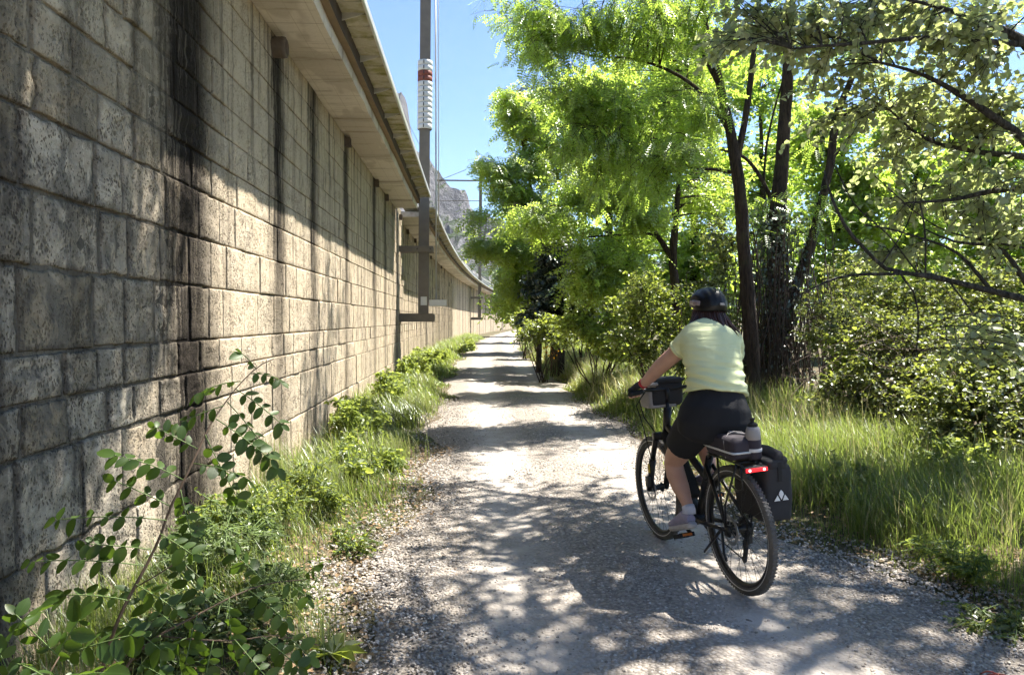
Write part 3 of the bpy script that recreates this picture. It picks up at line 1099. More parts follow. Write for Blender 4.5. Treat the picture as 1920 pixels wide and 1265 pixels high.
def gl(px, d, r, z=-.05):
    w = W(px, 600, d)
    return (w.x, w.y, z, r)


def bl(px, py, d, rx, ry, rz, n):
    return (tuple(W(px, py, d)), (rx, ry, rz), n)


PIN6, PIN4 = tmpl_pinnate(6), tmpl_pinnate(4, .13, .30)
LEAF, ROUND, NARROW = tmpl_leaf(.36), tmpl_leaf(.46, .06, .08), tmpl_leaf(.20)
SPRAY = tmpl_spray()
M_LOC = leaf_mat('locust_leaf', (0.08, 0.13, 0.025), (0.45, 0.64, 0.09), .64, .3, .05)
M_LOCB = leaf_mat('locust_leaf_bright', (0.095, 0.15, 0.03), (0.52, 0.70, 0.11), .64, .3, .05)
M_POP = leaf_mat('poplar_leaf', (0.23, 0.25, 0.18), (0.50, 0.60, 0.22), .53, .35, .08)
M_SHR = leaf_mat('shrub_leaf', (0.06, 0.09, 0.022), (0.38, 0.48, 0.07), .55, .4, .08)
M_SHRD = leaf_mat('shrub_leaf_dull_shaded', (0.055, 0.075, 0.022), (0.32, 0.40, 0.07), .52, .5, .10)  # darker shrub leaf; shade of the right undergrowth put into its colour
M_SHRB = leaf_mat('shrub_leaf_bright', (0.10, 0.15, 0.03), (0.56, 0.70, 0.10), .6, .3, .05)
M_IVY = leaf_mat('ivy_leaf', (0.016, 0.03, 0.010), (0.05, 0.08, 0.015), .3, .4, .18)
M_BARK = bark_mat('bark_brown', (0.018, 0.013, 0.010), (0.085, 0.058, 0.042))
M_BARKP = bark_mat('bark_grey', (0.022, 0.020, 0.018), (0.12, 0.105, 0.09))
M_VINE = plain('dry_vine', (0.075, 0.05, 0.035), 0.9, 0, .5, 9)

# ------------------------------------------------------------------ trees
d = 11.6
A = [[gl(1415, d, 0.148)] + pl(d, (1408, 640, 0.1209), (1398, 500, 0.1053), (1380, 310, 0.0897), (1352, 170, 0.0663), (1325, 60, 0.0546), (1300, -120, 0.0390), (1280, -300, 0.0234)),
     pl(d, (1380, 310, 0.0624), (1398, 215, 0.0507), (1412, 110, 0.0429), (1425, -40, 0.0351), (1440, -260, 0.0234)),
     pl(d, (1366, 245, 0.0390), (1330, 190, 0.0328), (1270, 140, 0.0265), (1190, 112, 0.0203), (1110, 105, 0.0140), (1030, 85, 0.0078)),
     pl(d, (1384, 325, 0.0351), (1340, 318, 0.0265), (1290, 312, 0.0218), (1200, 270, 0.0140), (1120, 262, 0.0078)),
     pl(d, (1352, 170, 0.0312), (1290, 60, 0.0273), (1200, 0, 0.0218), (1080, -40, 0.0156), (960, -40, 0.0094))]
blA = [bl(965, 0, 10.6, 0.62, 0.84, 0.20, 14), bl(1050, 50, 10.8, 0.78, 0.95, 0.30, 33), bl(1160, 40, 11, 1.01, 1.05, 0.40, 41), bl(1280, 20, 11, 0.90, 1.05, 0.43, 30),
       bl(1080, 150, 10.8, 0.67, 0.84, 0.22, 23), bl(1180, 190, 11, 0.90, 0.84, 0.27, 30), bl(1100, 260, 10.9, 0.62, 0.73, 0.18, 19), bl(1230, 280, 11, 0.78, 0.84, 0.23, 23),
       bl(1170, 340, 11.2, 0.78, 0.73, 0.16, 15), bl(1310, 200, 11.4, 0.67, 0.84, 0.36, 18), bl(1060, -130, 11, 1.68, 1.47, 0.50, 19), bl(1300, -200, 11.4, 1.79, 1.58, 0.65, 23),
       bl(1000, 100, 10.6, 0.39, 0.53, 0.13, 6)]
make_tree('locust_tree', 'big locust tree whose forked trunk stands right behind the rider', 'tree', A, blA, PIN6, .24, M_LOC, M_BARK, 21, 'locust trees', 5, 5, .75)

d = 12.6
B = [[gl(1462, d, 0.211)] + pl(d, (1455, 600, 0.1677), (1456, 440, 0.1404), (1466, 300, 0.1170), (1474, 180, 0.1014), (1480, 60, 0.0858), (1488, -150, 0.0624), (1492, -380, 0.0390)),
     pl(d, (1462, 620, 0.0936), (1492, 540, 0.0897), (1530, 420, 0.0780), (1556, 310, 0.0702), (1572, 210, 0.0624), (1604, 130, 0.0468), (1650, 10, 0.0312), (1690, -140, 0.0195)),
     pl(d, (1462, 430, 0.0468), (1440, 360, 0.0390), (1400, 300, 0.0312), (1350, 280, 0.0156)),
     pl(d, (1560, 300, 0.0234), (1600, 250, 0.0172), (1660, 225, 0.0117), (1740, 215, 0.0062)),
     pl(d, (1448, 470, 0.0234), (1432, 330, 0.0218), (1455, 190, 0.0172), (1500, 60, 0.0117))]
blB = [bl(1500, -120, 12.4, 1.6, 1.5, .8, 42), bl(1640, -80, 12.2, 1.6, 1.6, .8, 40), bl(1850, -60, 11.5, 1.6, 1.6, .8, 26), bl(1560, 60, 12.4, .8, .9, .5, 15), bl(1430, 60, 12.8, .8, .9, .5, 15),
       bl(1500, 380, 12.4, .5, .6, .35, 8), bl(1430, 400, 12.3, .5, .5, .5, 9), bl(1700, 120, 12.6, .8, .8, .5, 10), bl(1520, 230, 12.8, .5, .6, .4, 4)]
tb_ = make_tree('locust_tree', 'dark twin-stemmed locust with one stem leaning right, vines round its foot', 'tree', B, blB, PIN6, .24, M_LOC, M_BARK, 22, 'locust trees', 4, 4, .7)
# hanging vines and dead twigs round the foot
rg = np.random.default_rng(4)
m = MB()
base = np.array(B[0][0][:3])
for k in range(260):
    px = rg.normal(1462, 48)
    w0 = np.array(W(px, rg.uniform(420, 640), rg.uniform(11.9, 12.9)))
    e = np.array([w0[0] + rg.normal() * .22, w0[1] + rg.normal() * .22, rg.uniform(0, .6)])
    mid = (w0 + e) / 2 + rg.normal(size=3) * .14
    r_ = rg.uniform(.003, .010)
    m.tube(bez(w0, mid, e, 7), [r_] * 7, 4, caps=False)
m.build('vines', M_VINE, tb_, True, base)
pv_, pa_ = [], []
for k in range(2600):
    px = rg.normal(1452, 34)
    pv_.append(W(px, rg.uniform(400, 720), rg.uniform(12.15, 12.9)))
pv_ = np.array(pv_)
v, f = scatter(ROUND, pv_, rg.normal(size=(len(pv_), 3)) + [0, -.6, -.6], rg.normal(size=(len(pv_), 3)) + [0, -1, .6], rg.uniform(.04, .085, len(pv_)))
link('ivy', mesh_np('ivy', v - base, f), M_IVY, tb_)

d = 16
C = [[gl(1272, d, 0.136)] + pl(d, (1268, 560, 0.1040), (1262, 485, 0.0920), (1268, 400, 0.0640), (1276, 320, 0.0560), (1282, 220, 0.0480), (1290, 100, 0.0320)),
     pl(d, (1262, 490, 0.0680), (1235, 445, 0.0600), (1195, 405, 0.0496), (1150, 390, 0.0440), (1090, 384, 0.0360), (1030, 386, 0.0240), (985, 400, 0.0120)),
     pl(d, (1255, 478, 0.0400), (1225, 440, 0.0304), (1170, 440, 0.0240), (1092, 446, 0.0144)),
     pl(d, (1240, 620, 0.0400), (1180, 545, 0.0400), (1145, 525, 0.0320), (1110, 500, 0.0240))]
blC = [bl(1010, 400, 15.4, .7, .8, .35, 25), bl(1100, 350, 15.6, .9, .9, .45, 39), bl(1190, 330, 15.8, .9, .9, .5, 36), bl(1290, 200, 16, 1.2, 1.1, .9, 45), bl(1210, 400, 15.4, .7, .8, .35, 16),
       bl(1120, 470, 15.2, .7, .7, .28, 22), bl(1100, 520, 15.2, .75, .7, .35, 30), bl(1170, 490, 15.6, .6, .7, .35, 18), bl(1240, 60, 16, 1.4, 1.4, 1.0, 37), bl(1330, 370, 16.4, .8, .8, .7, 19)]
make_tree('locust_tree', 'mid-sized locust with one limb arching left towards the path', 'tree', C, blC, PIN4, .27, M_LOCB, M_BARK, 23, 'locust trees', 5, 5, .7)

d = 21
E = [[gl(1010, d, 0.083)] + pl(d, (1012, 560, 0.0715), (1008, 470, 0.0605), (1000, 380, 0.0495), (985, 300, 0.0385), (975, 220, 0.0275), (970, 170, 0.0165)),
     pl(d, (1008, 485, 0.0330), (985, 478, 0.0275), (950, 482, 0.0220), (915, 486, 0.0165), (880, 470, 0.0066)),
     pl(d, (1000, 390, 0.0330), (970, 350, 0.0248), (945, 335, 0.0165), (925, 330, 0.0066))]
blE = [bl(1000, 225, 21, 1.0, 1.1, .7, 35), bl(985, 300, 20.5, .75, 1.0, .45, 34), bl(950, 345, 20.2, .5, .8, .35, 24), bl(985, 380, 20.6, .9, .9, .5, 32), bl(905, 455, 19.8, .36, .5, .16, 13), bl(950, 455, 20, .5, .6, .26, 20), bl(990, 470, 20.4, .5, .7, .4, 17), bl(965, 530, 20.4, .38, .6, .55, 24), bl(1060, 290, 21.6, .9, .9, .8, 32),
       bl(1085, 200, 22, .9, 1, .8, 27), bl(965, 235, 20.6, .35, .5, .3, 6), bl(908, 300, 20, .35, .5, .18, 8), bl(905, 395, 20, .3, .5, .14, 7), bl(935, 320, 20.2, .4, .6, .25, 10), bl(975, 190, 20.8, .7, .7, .5, 24)]
make_tree('locust_tree', 'pale green locust reaching over the path towards the second mast', 'tree', E, blE, PIN4, .30, M_LOCB, M_BARK, 24, 'locust trees', 5, 5, .6)

d = 19.5
D = [[gl(1045, d, .2)] + pl(d, (1046, 560, .16), (1040, 500, .13), (1034, 450, .1), (1030, 400, .06)),
     pl(d, (1044, 540, .05), (1058, 500, .04), (1052, 470, .03))]
blD = [bl(1040, 590, 19.2, 0.85, 0.81, 0.41, 60), bl(1030, 540, 19.2, 0.72, 0.72, 0.50, 70), bl(1045, 480, 19.2, 0.54, 0.54, 0.45, 50), bl(1000, 590, 19.2, 0.45, 0.54, 0.32, 30), bl(1025, 440, 19.2, 0.36, 0.45, 0.36, 24),
       bl(1090, 580, 19.2, 0.54, 0.54, 0.54, 34)]
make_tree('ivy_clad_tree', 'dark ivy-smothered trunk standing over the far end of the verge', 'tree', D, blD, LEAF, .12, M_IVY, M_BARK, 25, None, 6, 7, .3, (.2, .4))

far_specs = [(1000, 33, 'green locust just beyond the ivy-smothered trunk', [(985, 500, 1.6, 1.0), (975, 560, 1.4, .9), (1030, 440, 2.2, 1.4), (985, 420, 1.2, .8)]),
             (978, 47, 'smaller tree closing the view along the path bend', [(970, 560, 1.6, 1.3), (985, 510, 2.2, 1.5)]),
             (972, 64, 'farthest roadside tree where the path disappears', [(968, 572, 2.0, 1.6), (990, 535, 3, 2.2)])]
for k, (px, d, lab, bb) in enumerate(far_specs):
    top = min(b[1] for b in bb)
    lm = [[gl(px + 14, d, .16)] + pl(d, (px + 12, 580, .12), (px + 12, (580 + top) / 2, .08), (px + 5, top, .04))]
    make_tree('locust_tree', lab, 'tree', lm, [bl(a, b, d - .4, r1, r1, r2, 46) for a, b, r1, r2 in bb], SPRAY, .5, M_LOCB, M_BARK, 40 + k, 'locust trees', 4, 5, .5, (.4, .8), twig_tubes=False)

bk_specs = [(1140, 24, 'sunlit tree behind the arching limb', [(1130, 180, 1.6, 1.2), (1120, 330, 1.8, 1.2), (1160, 470, 1.6, 1.0), (1210, 250, 1.4, 1.3)]),
            (1300, 22, 'sunlit tree behind the big forked locust', [(1290, 130, 1.6, 1.4), (1310, 330, 1.7, 1.3), (1330, 480, 1.4, 1.0), (1250, 560, 1.5, .8)]),
            (1430, 25, 'sunlit tree seen between the two dark locust trunks', [(1420, 170, 1.9, 1.5), (1440, 340, 1.9, 1.5), (1440, 520, 1.8, 1.2)]),
            (1580, 21, 'bright yellow-green tree right of the leaning stem', [(1600, 345, 1.1, .7), (1590, 420, 1.5, .9), (1580, 530, 1.5, .9), (1540, 250, .8, .7)]),
            (1720, 23, 'bright tree behind the hanging poplar branches', [(1720, 340, 1.5, 1.0), (1700, 440, 1.8, 1.1), (1730, 550, 1.8, 1.0), (1680, 230, 1.2, .7)]),
            (1870, 20, 'bright tree at the right-hand edge of the wood', [(1860, 300, 1.5, 1.1), (1880, 430, 1.5, 1.1), (1860, 550, 1.5, 1.0)]),
            (1990, 25, 'tree half cut off by the edge of the picture', [(2000, 300, 2.2, 1.8), (1980, 480, 2, 1.6)]),
            (1200, 36, 'tall tree deep in the wood behind the arching limb', [(1190, 230, 3, 2.4), (1210, 430, 3, 2.2), (1150, 540, 3, 1.5)]),
            (1480, 38, 'tall tree deep in the wood between the dark trunks', [(1480, 300, 3.4, 2.6), (1480, 480, 3.4, 2.2), (1400, 560, 2.6, 1.2)]),
            (1760, 36, 'tall tree deep in the wood beyond the brambles', [(1760, 400, 3.4, 2.2), (1760, 530, 3.4, 1.8), (1640, 540, 2.4, 1.4)])]
for k, (px, d, lab, bb) in enumerate(bk_specs):
    top = min(b[1] for b in bb)
    lm = [[gl(px, d, .18)] + pl(d, (px + 4, 560, .14), (px, (580 + top) / 2, .10), (px - 5, top, .04))]
    mt = M_LOCB if k % 3 != 2 else M_LOC
    make_tree('woodland_tree', lab, 'tree', lm, [bl(a, b, d, r1, r1, r2, 44 if d < 30 else 40) for a, b, r1, r2 in bb], SPRAY, .42 if d < 30 else .6, mt, M_BARK, 60 + k, 'trees of the wood',
              4, 5, .4, (.4, .8), twig_tubes=False)

# poplar whose branches hang in from the right, crown overhead
T0 = np.array([6.4, 5.6])
PO = [[(6.4, 5.6, 0, .26), (6.35, 5.65, 2.2, .23), (6.2, 5.8, 4.4, .19), (5.9, 5.9, 6.4, .14), (5.6, 6.0, 8.2, .09), (5.5, 6, 9.6, .04)],
      [(6.3, 5.7, 3.2, .06)] + pl(6.2, (1990, 285, .042), (1900, 240, .034), (1820, 190, .026), (1745, 148, .018), (1650, 118, .012)),
      [(6.3, 5.75, 2.9, .05)] + pl(6.6, (1990, 300, .034), (1900, 293, .028), (1810, 280, .022), (1735, 262, .015), (1668, 205, .008)),
      [(6.33, 5.7, 2.5, .045)] + pl(6.3, (1980, 360, .03), (1870, 357, .024), (1790, 372, .016), (1690, 382, .007)),
      [(6.38, 5.62, 1.4, .06)] + pl(6.4, (2040, 590, .045), (1920, 560, .032), (1800, 532, .024), (1690, 508, .018), (1650, 496, .016), (1595, 432, .016), (1556, 362, .010), (1545, 320, .006)),
      pl(6.4, (1800, 532, .02), (1740, 515, .015), (1650, 512, .013), (1570, 522, .011), (1490, 556, .007)),
      pl(6.4, (1690, 516, .009), (1712, 545, .009), (1722, 590, .008), (1718, 660, .006)),
      pl(6.4, (1860, 546, .02), (1790, 470, .014), (1700, 440, .009), (1620, 420, .005)),
      pl(6.4, (1950, 575, .03), (1880, 470, .02), (1800, 455, .012), (1735, 430, .006)),
      pl(6.4, (1735, 520, .010), (1735, 440, .009), (1725, 370, .007), (1745, 320, .004)),
      [(6.2, 5.8, 4.2, .07)] + pl(6.0, (2000, 110, .05), (1910, 72, .038), (1840, 40, .028), (1750, 12, .016), (1640, -10, .008)),
      [(6.2, 5.8, 4.1, .05)] + pl(6.0, (1950, 78, .03), (1800, 72, .022), (1640, 78, .016), (1480, 94, .008)),
      pl(6.5, (1650, 500, .008), (1700, 420, .006), (1720, 350, .004), (1700, 300, .003)),
      pl(6.5, (1610, 460, .007), (1560, 470, .005), (1500, 430, .004), (1470, 440, .002)),
      pl(6.5, (1780, 528, .008), (1830, 600, .006), (1850, 680, .004)),
      pl(6.5, (1560, 300, .006), (1600, 380, .006), (1660, 440, .007), (1720, 510, .008)),
      pl(6.5, (1640, 330, .005), (1720, 400, .006), (1800, 440, .007), (1930, 470, .010)),
      [(6.0, 5.85, 5.6, .11), (4.8, 5.6, 6.6, .08), (3.4, 5.3, 7.3, .06), (2.0, 5.1, 7.8, .04), (.8, 5.0, 8.0, .02)],
      [(6.1, 5.8, 5.0, .10), (5.0, 7.0, 6.2, .07), (4.0, 8.2, 7.2, .05), (3.2, 9.2, 7.8, .025)],
      [(5.9, 5.9, 6.2, .08), (4.6, 4.6, 7.2, .06), (3.2, 3.6, 7.8, .04), (2.0, 3.0, 8.0, .02)],
      [(5.4, 5.8, 6.1, .05), (4.2, 5.8, 5.6, .04), (3.0, 6.0, 5.2, .025), (2.0, 6.2, 5.0, .012)]]
SH = 1.0
blP = [bl(1820, 60, 6.1, .7, .7, .34, 28), bl(1660, 50, 6.3, .65, .7, .28, 27), bl(1520, 50, 6.3, .45, .6, .24, 18), bl(1400, 30, 6.2, .35, .5, .16, 12), bl(1345, 75, 6.0, .12, .22, .14, 5),
       bl(1720, 170, 6.6, .6, .6, .25, 21), bl(1860, 170, 6.4, .45, .6, .3, 18), bl(1880, 280, 6.5, .4, .5, .22, 13), bl(1750, 260, 6.8, .5, .5, .2, 16), bl(1600, 220, 6.8, .35, .5, .22, 9),
       bl(1780, 360, 6.6, .5, .5, .14, 9), bl(1700, 380, 6.6, .3, .4, .12, 4), bl(1850, 440, 6.6, .45, .5, .25, 12), bl(1700, 470, 6.6, .4, .5, .16, 7), bl(1620, 300, 7, .25, .3, .2, 3),
       bl(1880, 640, 5.8, .25, .4, .2, 9), bl(1560, 130, 6.6, .4, .4, .2, 8), bl(1905, 380, 6.2, .25, .5, .3, 7),
       # overhead, unseen above the frame: shaped to shade the path and near wall
       ((2.6, 5.4, 7.3), (1.3, 1.3, .55), 62), ((1.1, 5.2, 7.7), (.9, 1.1, .5), 62), ((4.3, 6.0, 7.0), (1.5, 1.4, .8), 50), ((2.6, 3.6, 7.6), (1.2, 1.0, .6), 46), ((4.0, 8.0, 7.0), (1.2, 1.2, .6), 40),
       ((5.6, 6.2, 8.6), (1.8, 1.8, 1.0), 60), ((3.2, 6.4, 5.6), (1.0, .9, .4), 30), ((.6, 3.9, 7.9), (.6, .7, .4), 34), ((.75, 6.2, 7.8), (.6, .8, .4), 70), ((.8, 5.0, 7.9), (.7, .9, .4), 50), ((3.2, 8.0, 7.5), (1.0, 1.7, .5), 48), ((3.1, 6.6, 7.0), (.9, .8, .4), 30)]
make_tree('poplar_tree', 'silver-leaved poplar hanging its branches in from the right', 'tree', PO, blP, ROUND, .064, M_POP, M_BARKP, 31, None, 5, 8, .55, (.2, .42), .3, bough=.009)

# ------------------------------------------------------------------ shrubs
def make_shrub(label, px, d, blobs, leafm, size, seed, tm=LEAF, name='shrub', cat='shrub', twigs=4, per=7, group='shrubs along the wood edge', barkm=None, z0=0.1):
    rg_ = np.random.default_rng(seed)
    b = W(px, 600, d)
    limbs = []
    for (c, rr, n_) in blobs:
        c = np.array(c)
        for q in range(3):
            e = c + rg_.normal(size=3) * np.array(rr) * .4
            m_ = np.array([b.x, b.y, z0]) * .5 + e * .5 + rg_.normal(size=3) * .12
            limbs.append([(b.x + rg_.normal() * .06, b.y + rg_.normal() * .06, z0 - .1, .016), (*m_, .011), (*e, .004)])
    limbs[0][0] = (b.x, b.y, z0 - .1, .02)
    return make_tree(name, label, cat, limbs, blobs, tm, size, leafm, barkm or M_BARK, seed, group, twigs, per, .35, (.15, .35), .3, bough=.006)


make_shrub('dark small-leaved thicket left of the rider\'s shoulder', 1225, 12.5, [bl(1210, 560, 12.3, .6, .6, .5, 56), bl(1230, 650, 12, .75, .6, .4, 70), bl(1180, 620, 12.4, .4, .5, .45, 34), bl(1290, 600, 12.2, .5, .5, .6, 44)], M_SHR, .06, 101, per=9)
make_shrub('brownish thicket between the rider and the forked trunk', 1330, 11.9, [bl(1340, 560, 11.9, .45, .5, .6, 46), bl(1350, 460, 12, .4, .5, .5, 30), bl(1320, 680, 11.6, .6, .5, .35, 40)], M_SHRD, .06, 102, per=9)
make_shrub('sunlit yellow-green bush bulging over the grass verge', 1120, 15, [bl(1115, 620, 14.8, .55, .6, .22, 44), bl(1150, 650, 14.4, .5, .5, .2, 40), bl(1080, 610, 15, .4, .5, .2, 26), bl(1170, 600, 14.8, .45, .4, .25, 28)], M_SHRB, .09, 103)
make_shrub('greyish leafy bush at the foot of the ivy-smothered trunk', 1090, 18.5, [bl(1085, 575, 18.4, .5, .5, .35, 34), bl(1120, 555, 18.6, .5, .5, .4, 30), bl(1050, 605, 18.2, .5, .5, .2, 24)], M_SHR, .10, 104)
make_shrub('low bush where the verge meets the path bend', 985, 28, [bl(985, 600, 27.6, .6, .7, .35, 34), bl(1005, 585, 28, .6, .7, .5, 30)], M_SHR, .13, 105)
make_shrub('low bush hiding the foot of the ivy-smothered trunk', 1020, 17.6, [bl(1000, 622, 17.5, .4, .5, .28, 36), bl(1030, 615, 17.5, .45, .5, .34, 40), bl(1055, 640, 17, .45, .5, .2, 30)], M_SHR, .075, 111)
make_shrub('small bright seedling tree beside the dark vines', 1590, 9.6, [bl(1590, 680, 9.5, .16, .2, .22, 16), bl(1615, 700, 9.4, .16, .2, .14, 12), bl(1575, 655, 9.5, .12, .15, .14, 8)], M_SHRB, .075, 106)
make_shrub('tangled bramble mound under the drooping twig', 1680, 9.0, [bl(1640, 620, 9.2, .6, .6, .35, 50), bl(1730, 640, 9.0, .6, .6, .35, 56), bl(1680, 700, 8.6, .8, .5, .28, 60), bl(1560, 600, 10, .5, .5, .4, 34), bl(1620, 730, 8.8, .7, .5, .25, 40), bl(1740, 770, 8.0, .7, .5, .22, 44)], M_SHRD, .052, 107, per=11)
make_shrub('leafy bramble mass filling the right edge above the grass', 1850, 7.4, [bl(1850, 690, 7.4, .55, .5, .3, 66), bl(1900, 620, 7.6, .4, .5, .3, 40), bl(1800, 740, 7.0, .5, .4, .2, 46), bl(1900, 760, 6.8, .4, .4, .2, 40), bl(1830, 810, 6.8, .5, .4, .18, 36), bl(1930, 830, 6.4, .4, .4, .18, 30)], M_SHRD, .052, 108, per=12)
make_shrub('shaded shrub behind the drooping dark poplar bough', 1760, 11, [bl(1760, 560, 11, .8, .7, .45, 56), bl(1860, 540, 11, .8, .7, .5, 56), bl(1660, 560, 11.4, .6, .6, .4, 40)], M_SHRD, .06, 109, per=10)
make_shrub('shaded shrub between the vine-hung trunk and the brambles', 1540, 13.5, [bl(1540, 580, 13.4, .6, .6, .6, 50), bl(1600, 520, 13.6, .6, .6, .5, 40)], M_SHRD, .06, 110, per=9)

# dead twigs in the undergrowth
m = MB()
rg = np.random.default_rng(8)
for k in range(300):
    px, d = rg.uniform(1560, 1960), rg.uniform(8, 11)
    a = np.array(W(px, 600, d))
    a[2] = rg.uniform(.2, 1.4)
    b = a + rg.normal(size=3) * np.array([.5, .4, .35])
    b[2] = max(b[2], .15)
    m.tube(bez(a, (a + b) / 2 + rg.normal(size=3) * .1, b, 5), [rg.uniform(.002, .005)] * 5, 3, caps=False)
o = m.build('dead_twigs', M_VINE, None, True)
tag(o, 'tangle of dry brown twigs among the brambles', 'twigs', kind='stuff')

# ------------------------------------------------------------------ grass
def blades(x, y, z, h, lean, w, seg=3, rg=RNG):
    n = len(x)
    ang = rg.uniform(0, 2 * np.pi, n)
    dr = np.stack([np.cos(ang), np.sin(ang)], 1)
    dr = dr * .55 + np.array([-.35, -.1]) * rg.uniform(.3, 1.2, (n, 1))
    side = unit(np.stack([-dr[:, 1], dr[:, 0], np.zeros(n)], 1))
    tw = rg.normal(size=(n, 1)) * .3
    V = []
    for k in range(seg + 1):
        u = k / seg
        c = np.stack([x + dr[:, 0] * lean * h * u ** 2, y + dr[:, 1] * lean * h * u ** 2, z + h * u * (1 - .28 * lean * u)], 1)
        if k == seg:
            V.append(c[:, None])
        else:
            wd = (w * (1 - u * .75))[:, None]
            V.append(np.stack([c - side * wd, c + side * wd], 1))
    V = np.concatenate(V, 1)
    m_ = V.shape[1]
    b = np.arange(n)[:, None] * m_
    quads = np.concatenate([b + np.array([2 * k, 2 * k + 1, 2 * k + 3, 2 * k + 2]) for k in range(seg - 1)])
    tri = b + np.array([2 * (seg - 1), 2 * (seg - 1) + 1, 2 * seg])
    return V.reshape(-1, 3), [quads, tri]


M_GRASS = leaf_mat('grass_blade', (0.085, 0.12, 0.036), (0.28, 0.38, 0.075), .52, .4, .035, (.09, (0.36, 0.31, 0.16)))
M_GRASS_S = leaf_mat('grass_blade_dry', (0.15, 0.17, 0.05), (0.40, 0.44, 0.12), .5, .35, .035, (.35, (0.42, 0.36, 0.20)))


def field(n, y0, y1, off0, off1, side, hmin, hmax, seed, pw=1.0, wmul=1.0):
    rg_ = np.random.default_rng(seed)
    y = y0 + (y1 - y0) * rg_.random(n) ** pw
    o_ = off0 + (off1 - off0) * rg_.random(n)
    x = edge_r(y) + o_ if side > 0 else edge_l(y) - o_
    cl = .5 + .5 * fbm(np.stack([x * 1.7, y * 1.7, np.zeros(n)], 1), 3, seed)
    keep = rg_.random(n) < np.clip(cl * 2.6 - .55, .07, 1) * np.clip(.35 + (o_ - off0) / .35, 0, 1)
    x, y, o_, cl = x[keep], y[keep], o_[keep], cl[keep]
    ramp = np.clip((o_ - off0) / .6, .2, 1)
    h = (hmin + (hmax - hmin) * rg_.random(len(x))) * ramp * (.55 + .7 * cl)
    w = (.0016 + .0030 * rg_.random(len(x))) * np.clip(y / 6, .8, 3.2) * wmul
    return blades(x, y, ground_z(x, y) - .03, h, rg_.uniform(.3, 1.35, len(x)), w, 3, rg_)


def join(parts):
    V, Q, T, n = [], [], [], 0
    for v, (q, t_) in parts:
        V.append(v)
        Q.append(q + n)
        T.append(t_ + n)
        n += len(v)
    return np.concatenate(V), [np.concatenate(Q), np.concatenate(T)]


v, f = join([field(34000, 2.8, 8, .05, 2.9, 1, .14, .58, 1), field(34000, 6, 16, -.05, 3.2, 1, .2, .62, 2), field(16000, 15, 40, -.1, 2.6, 1, .3, .8, 3, 1.3)])
o = link('grass', mesh_np('grass', v, f), M_GRASS)
tag(o, 'long green grass on the verge between the path and the wood', 'grass', kind='stuff')
v, f = join([field(9000, 12, 34, -.1, 1.2, 1, .35, .75, 5)])
o = link('grass', mesh_np('grass', v, f), M_GRASS_S)
tag(o, 'pale seeding grass on the sunlit verge farther up the path', 'grass', kind='stuff')
v, f = join([field(12000, 2.8, 7, .02, 1.35, -1, .12, .36, 6), field(20000, 6.5, 22, .0, 1.35, -1, .15, .50, 7), field(12000, 20, 60, -.1, 1.7, -1, .3, .7, 8, 1.2)])
o = link('grass', mesh_np('grass', v, f), M_GRASS)
tag(o, 'grass and weeds in the strip along the foot of the wall', 'grass', kind='stuff')

# ------------------------------------------------------------------ gravel stones
def rock_tm(seed):
    ph = (1 + 5 ** .5) / 2
    v = np.array([(-1, ph, 0), (1, ph, 0), (-1, -ph, 0), (1, -ph, 0), (0, -1, ph), (0, 1, ph), (0, -1, -ph), (0, 1, -ph), (ph, 0, -1), (ph, 0, 1), (-ph, 0, -1), (-ph, 0, 1)]) / 1.9
    f = np.array([(0, 11, 5), (0, 5, 1), (0, 1, 7), (0, 7, 10), (0, 10, 11), (1, 5, 9), (5, 11, 4), (11, 10, 2), (10, 7, 6), (7, 1, 8), (3, 9, 4), (3, 4, 2), (3, 2, 6), (3, 6, 8), (3, 8, 9), (4, 9, 5), (2, 4, 11), (6, 2, 10), (8, 6, 7), (9, 8, 1)])
    r_ = np.random.default_rng(seed)
    v = v * r_.uniform(.65, 1.2, (12, 1)) * np.array([1.15, .9, .62])
    return v, f


t = NT('gravel_stone')
g = t.n('NewGeometry')
nz = t.noise(g.outputs['Position'], 90, 3)
c = t.ramp(g.outputs['Random Per Island'], [(0.0, (0.15, 0.13, 0.11)), (0.25, (0.29, 0.255, 0.22)), (0.7, (0.44, 0.40, 0.35)), (0.93, (0.56, 0.52, 0.47)), (1.0, (0.30, 0.22, 0.15))])
c = t.mix(t.math('MULTIPLY', nz, .35), c, (0.25, 0.22, 0.19))
t.principled(c, 0.9, 0, None, .25)
M_STONES = t.m
GV, GF, gn = [], [], 0
rg = np.random.default_rng(77)
for sd, (n, y0, y1, smin, smax) in enumerate(((19000, 2.35, 4.6, .005, .0125), (16000, 4.0, 8.0, .006, .013), (7000, 7, 14, .008, .015))):
    y = rg.uniform(y0, y1, n)
    x = edge_l(y) - .28 + (edge_r(y) - edge_l(y) + .56) * rg.random(n)
    u = x
    trk = np.exp(-((u - .28) / .24) ** 2) + np.exp(-((u - 1.50) / .24) ** 2)
    keep = rg.random(n) > .78 * trk
    x, y = x[keep], y[keep]
    n = len(x)
    s = smin + (smax - smin) * rg.random(n) ** 2.0
    zz = np.where((x > edge_l(y)) & (x < edge_r(y)), path_z(x, y) - .004, ground_z(x, y) - .01)
    a = rg.uniform(0, 2 * np.pi, n)
    A_ = np.stack([np.cos(a), np.sin(a), rg.normal(size=n) * .25], 1)
    N_ = np.stack([rg.normal(size=n) * .3, rg.normal(size=n) * .3, np.ones(n)], 1)
    for q in range(3):
        sel = np.arange(n) % 3 == q
        v, f = scatter(rock_tm(sd * 3 + q), np.stack([x, y, zz + s * .25], 1)[sel], A_[sel], N_[sel], s[sel])
        GV.append(v)
        GF.append(f + gn)
        gn += len(v)
o = link('gravel', mesh_np('gravel', np.concatenate(GV), np.concatenate(GF)), M_STONES)
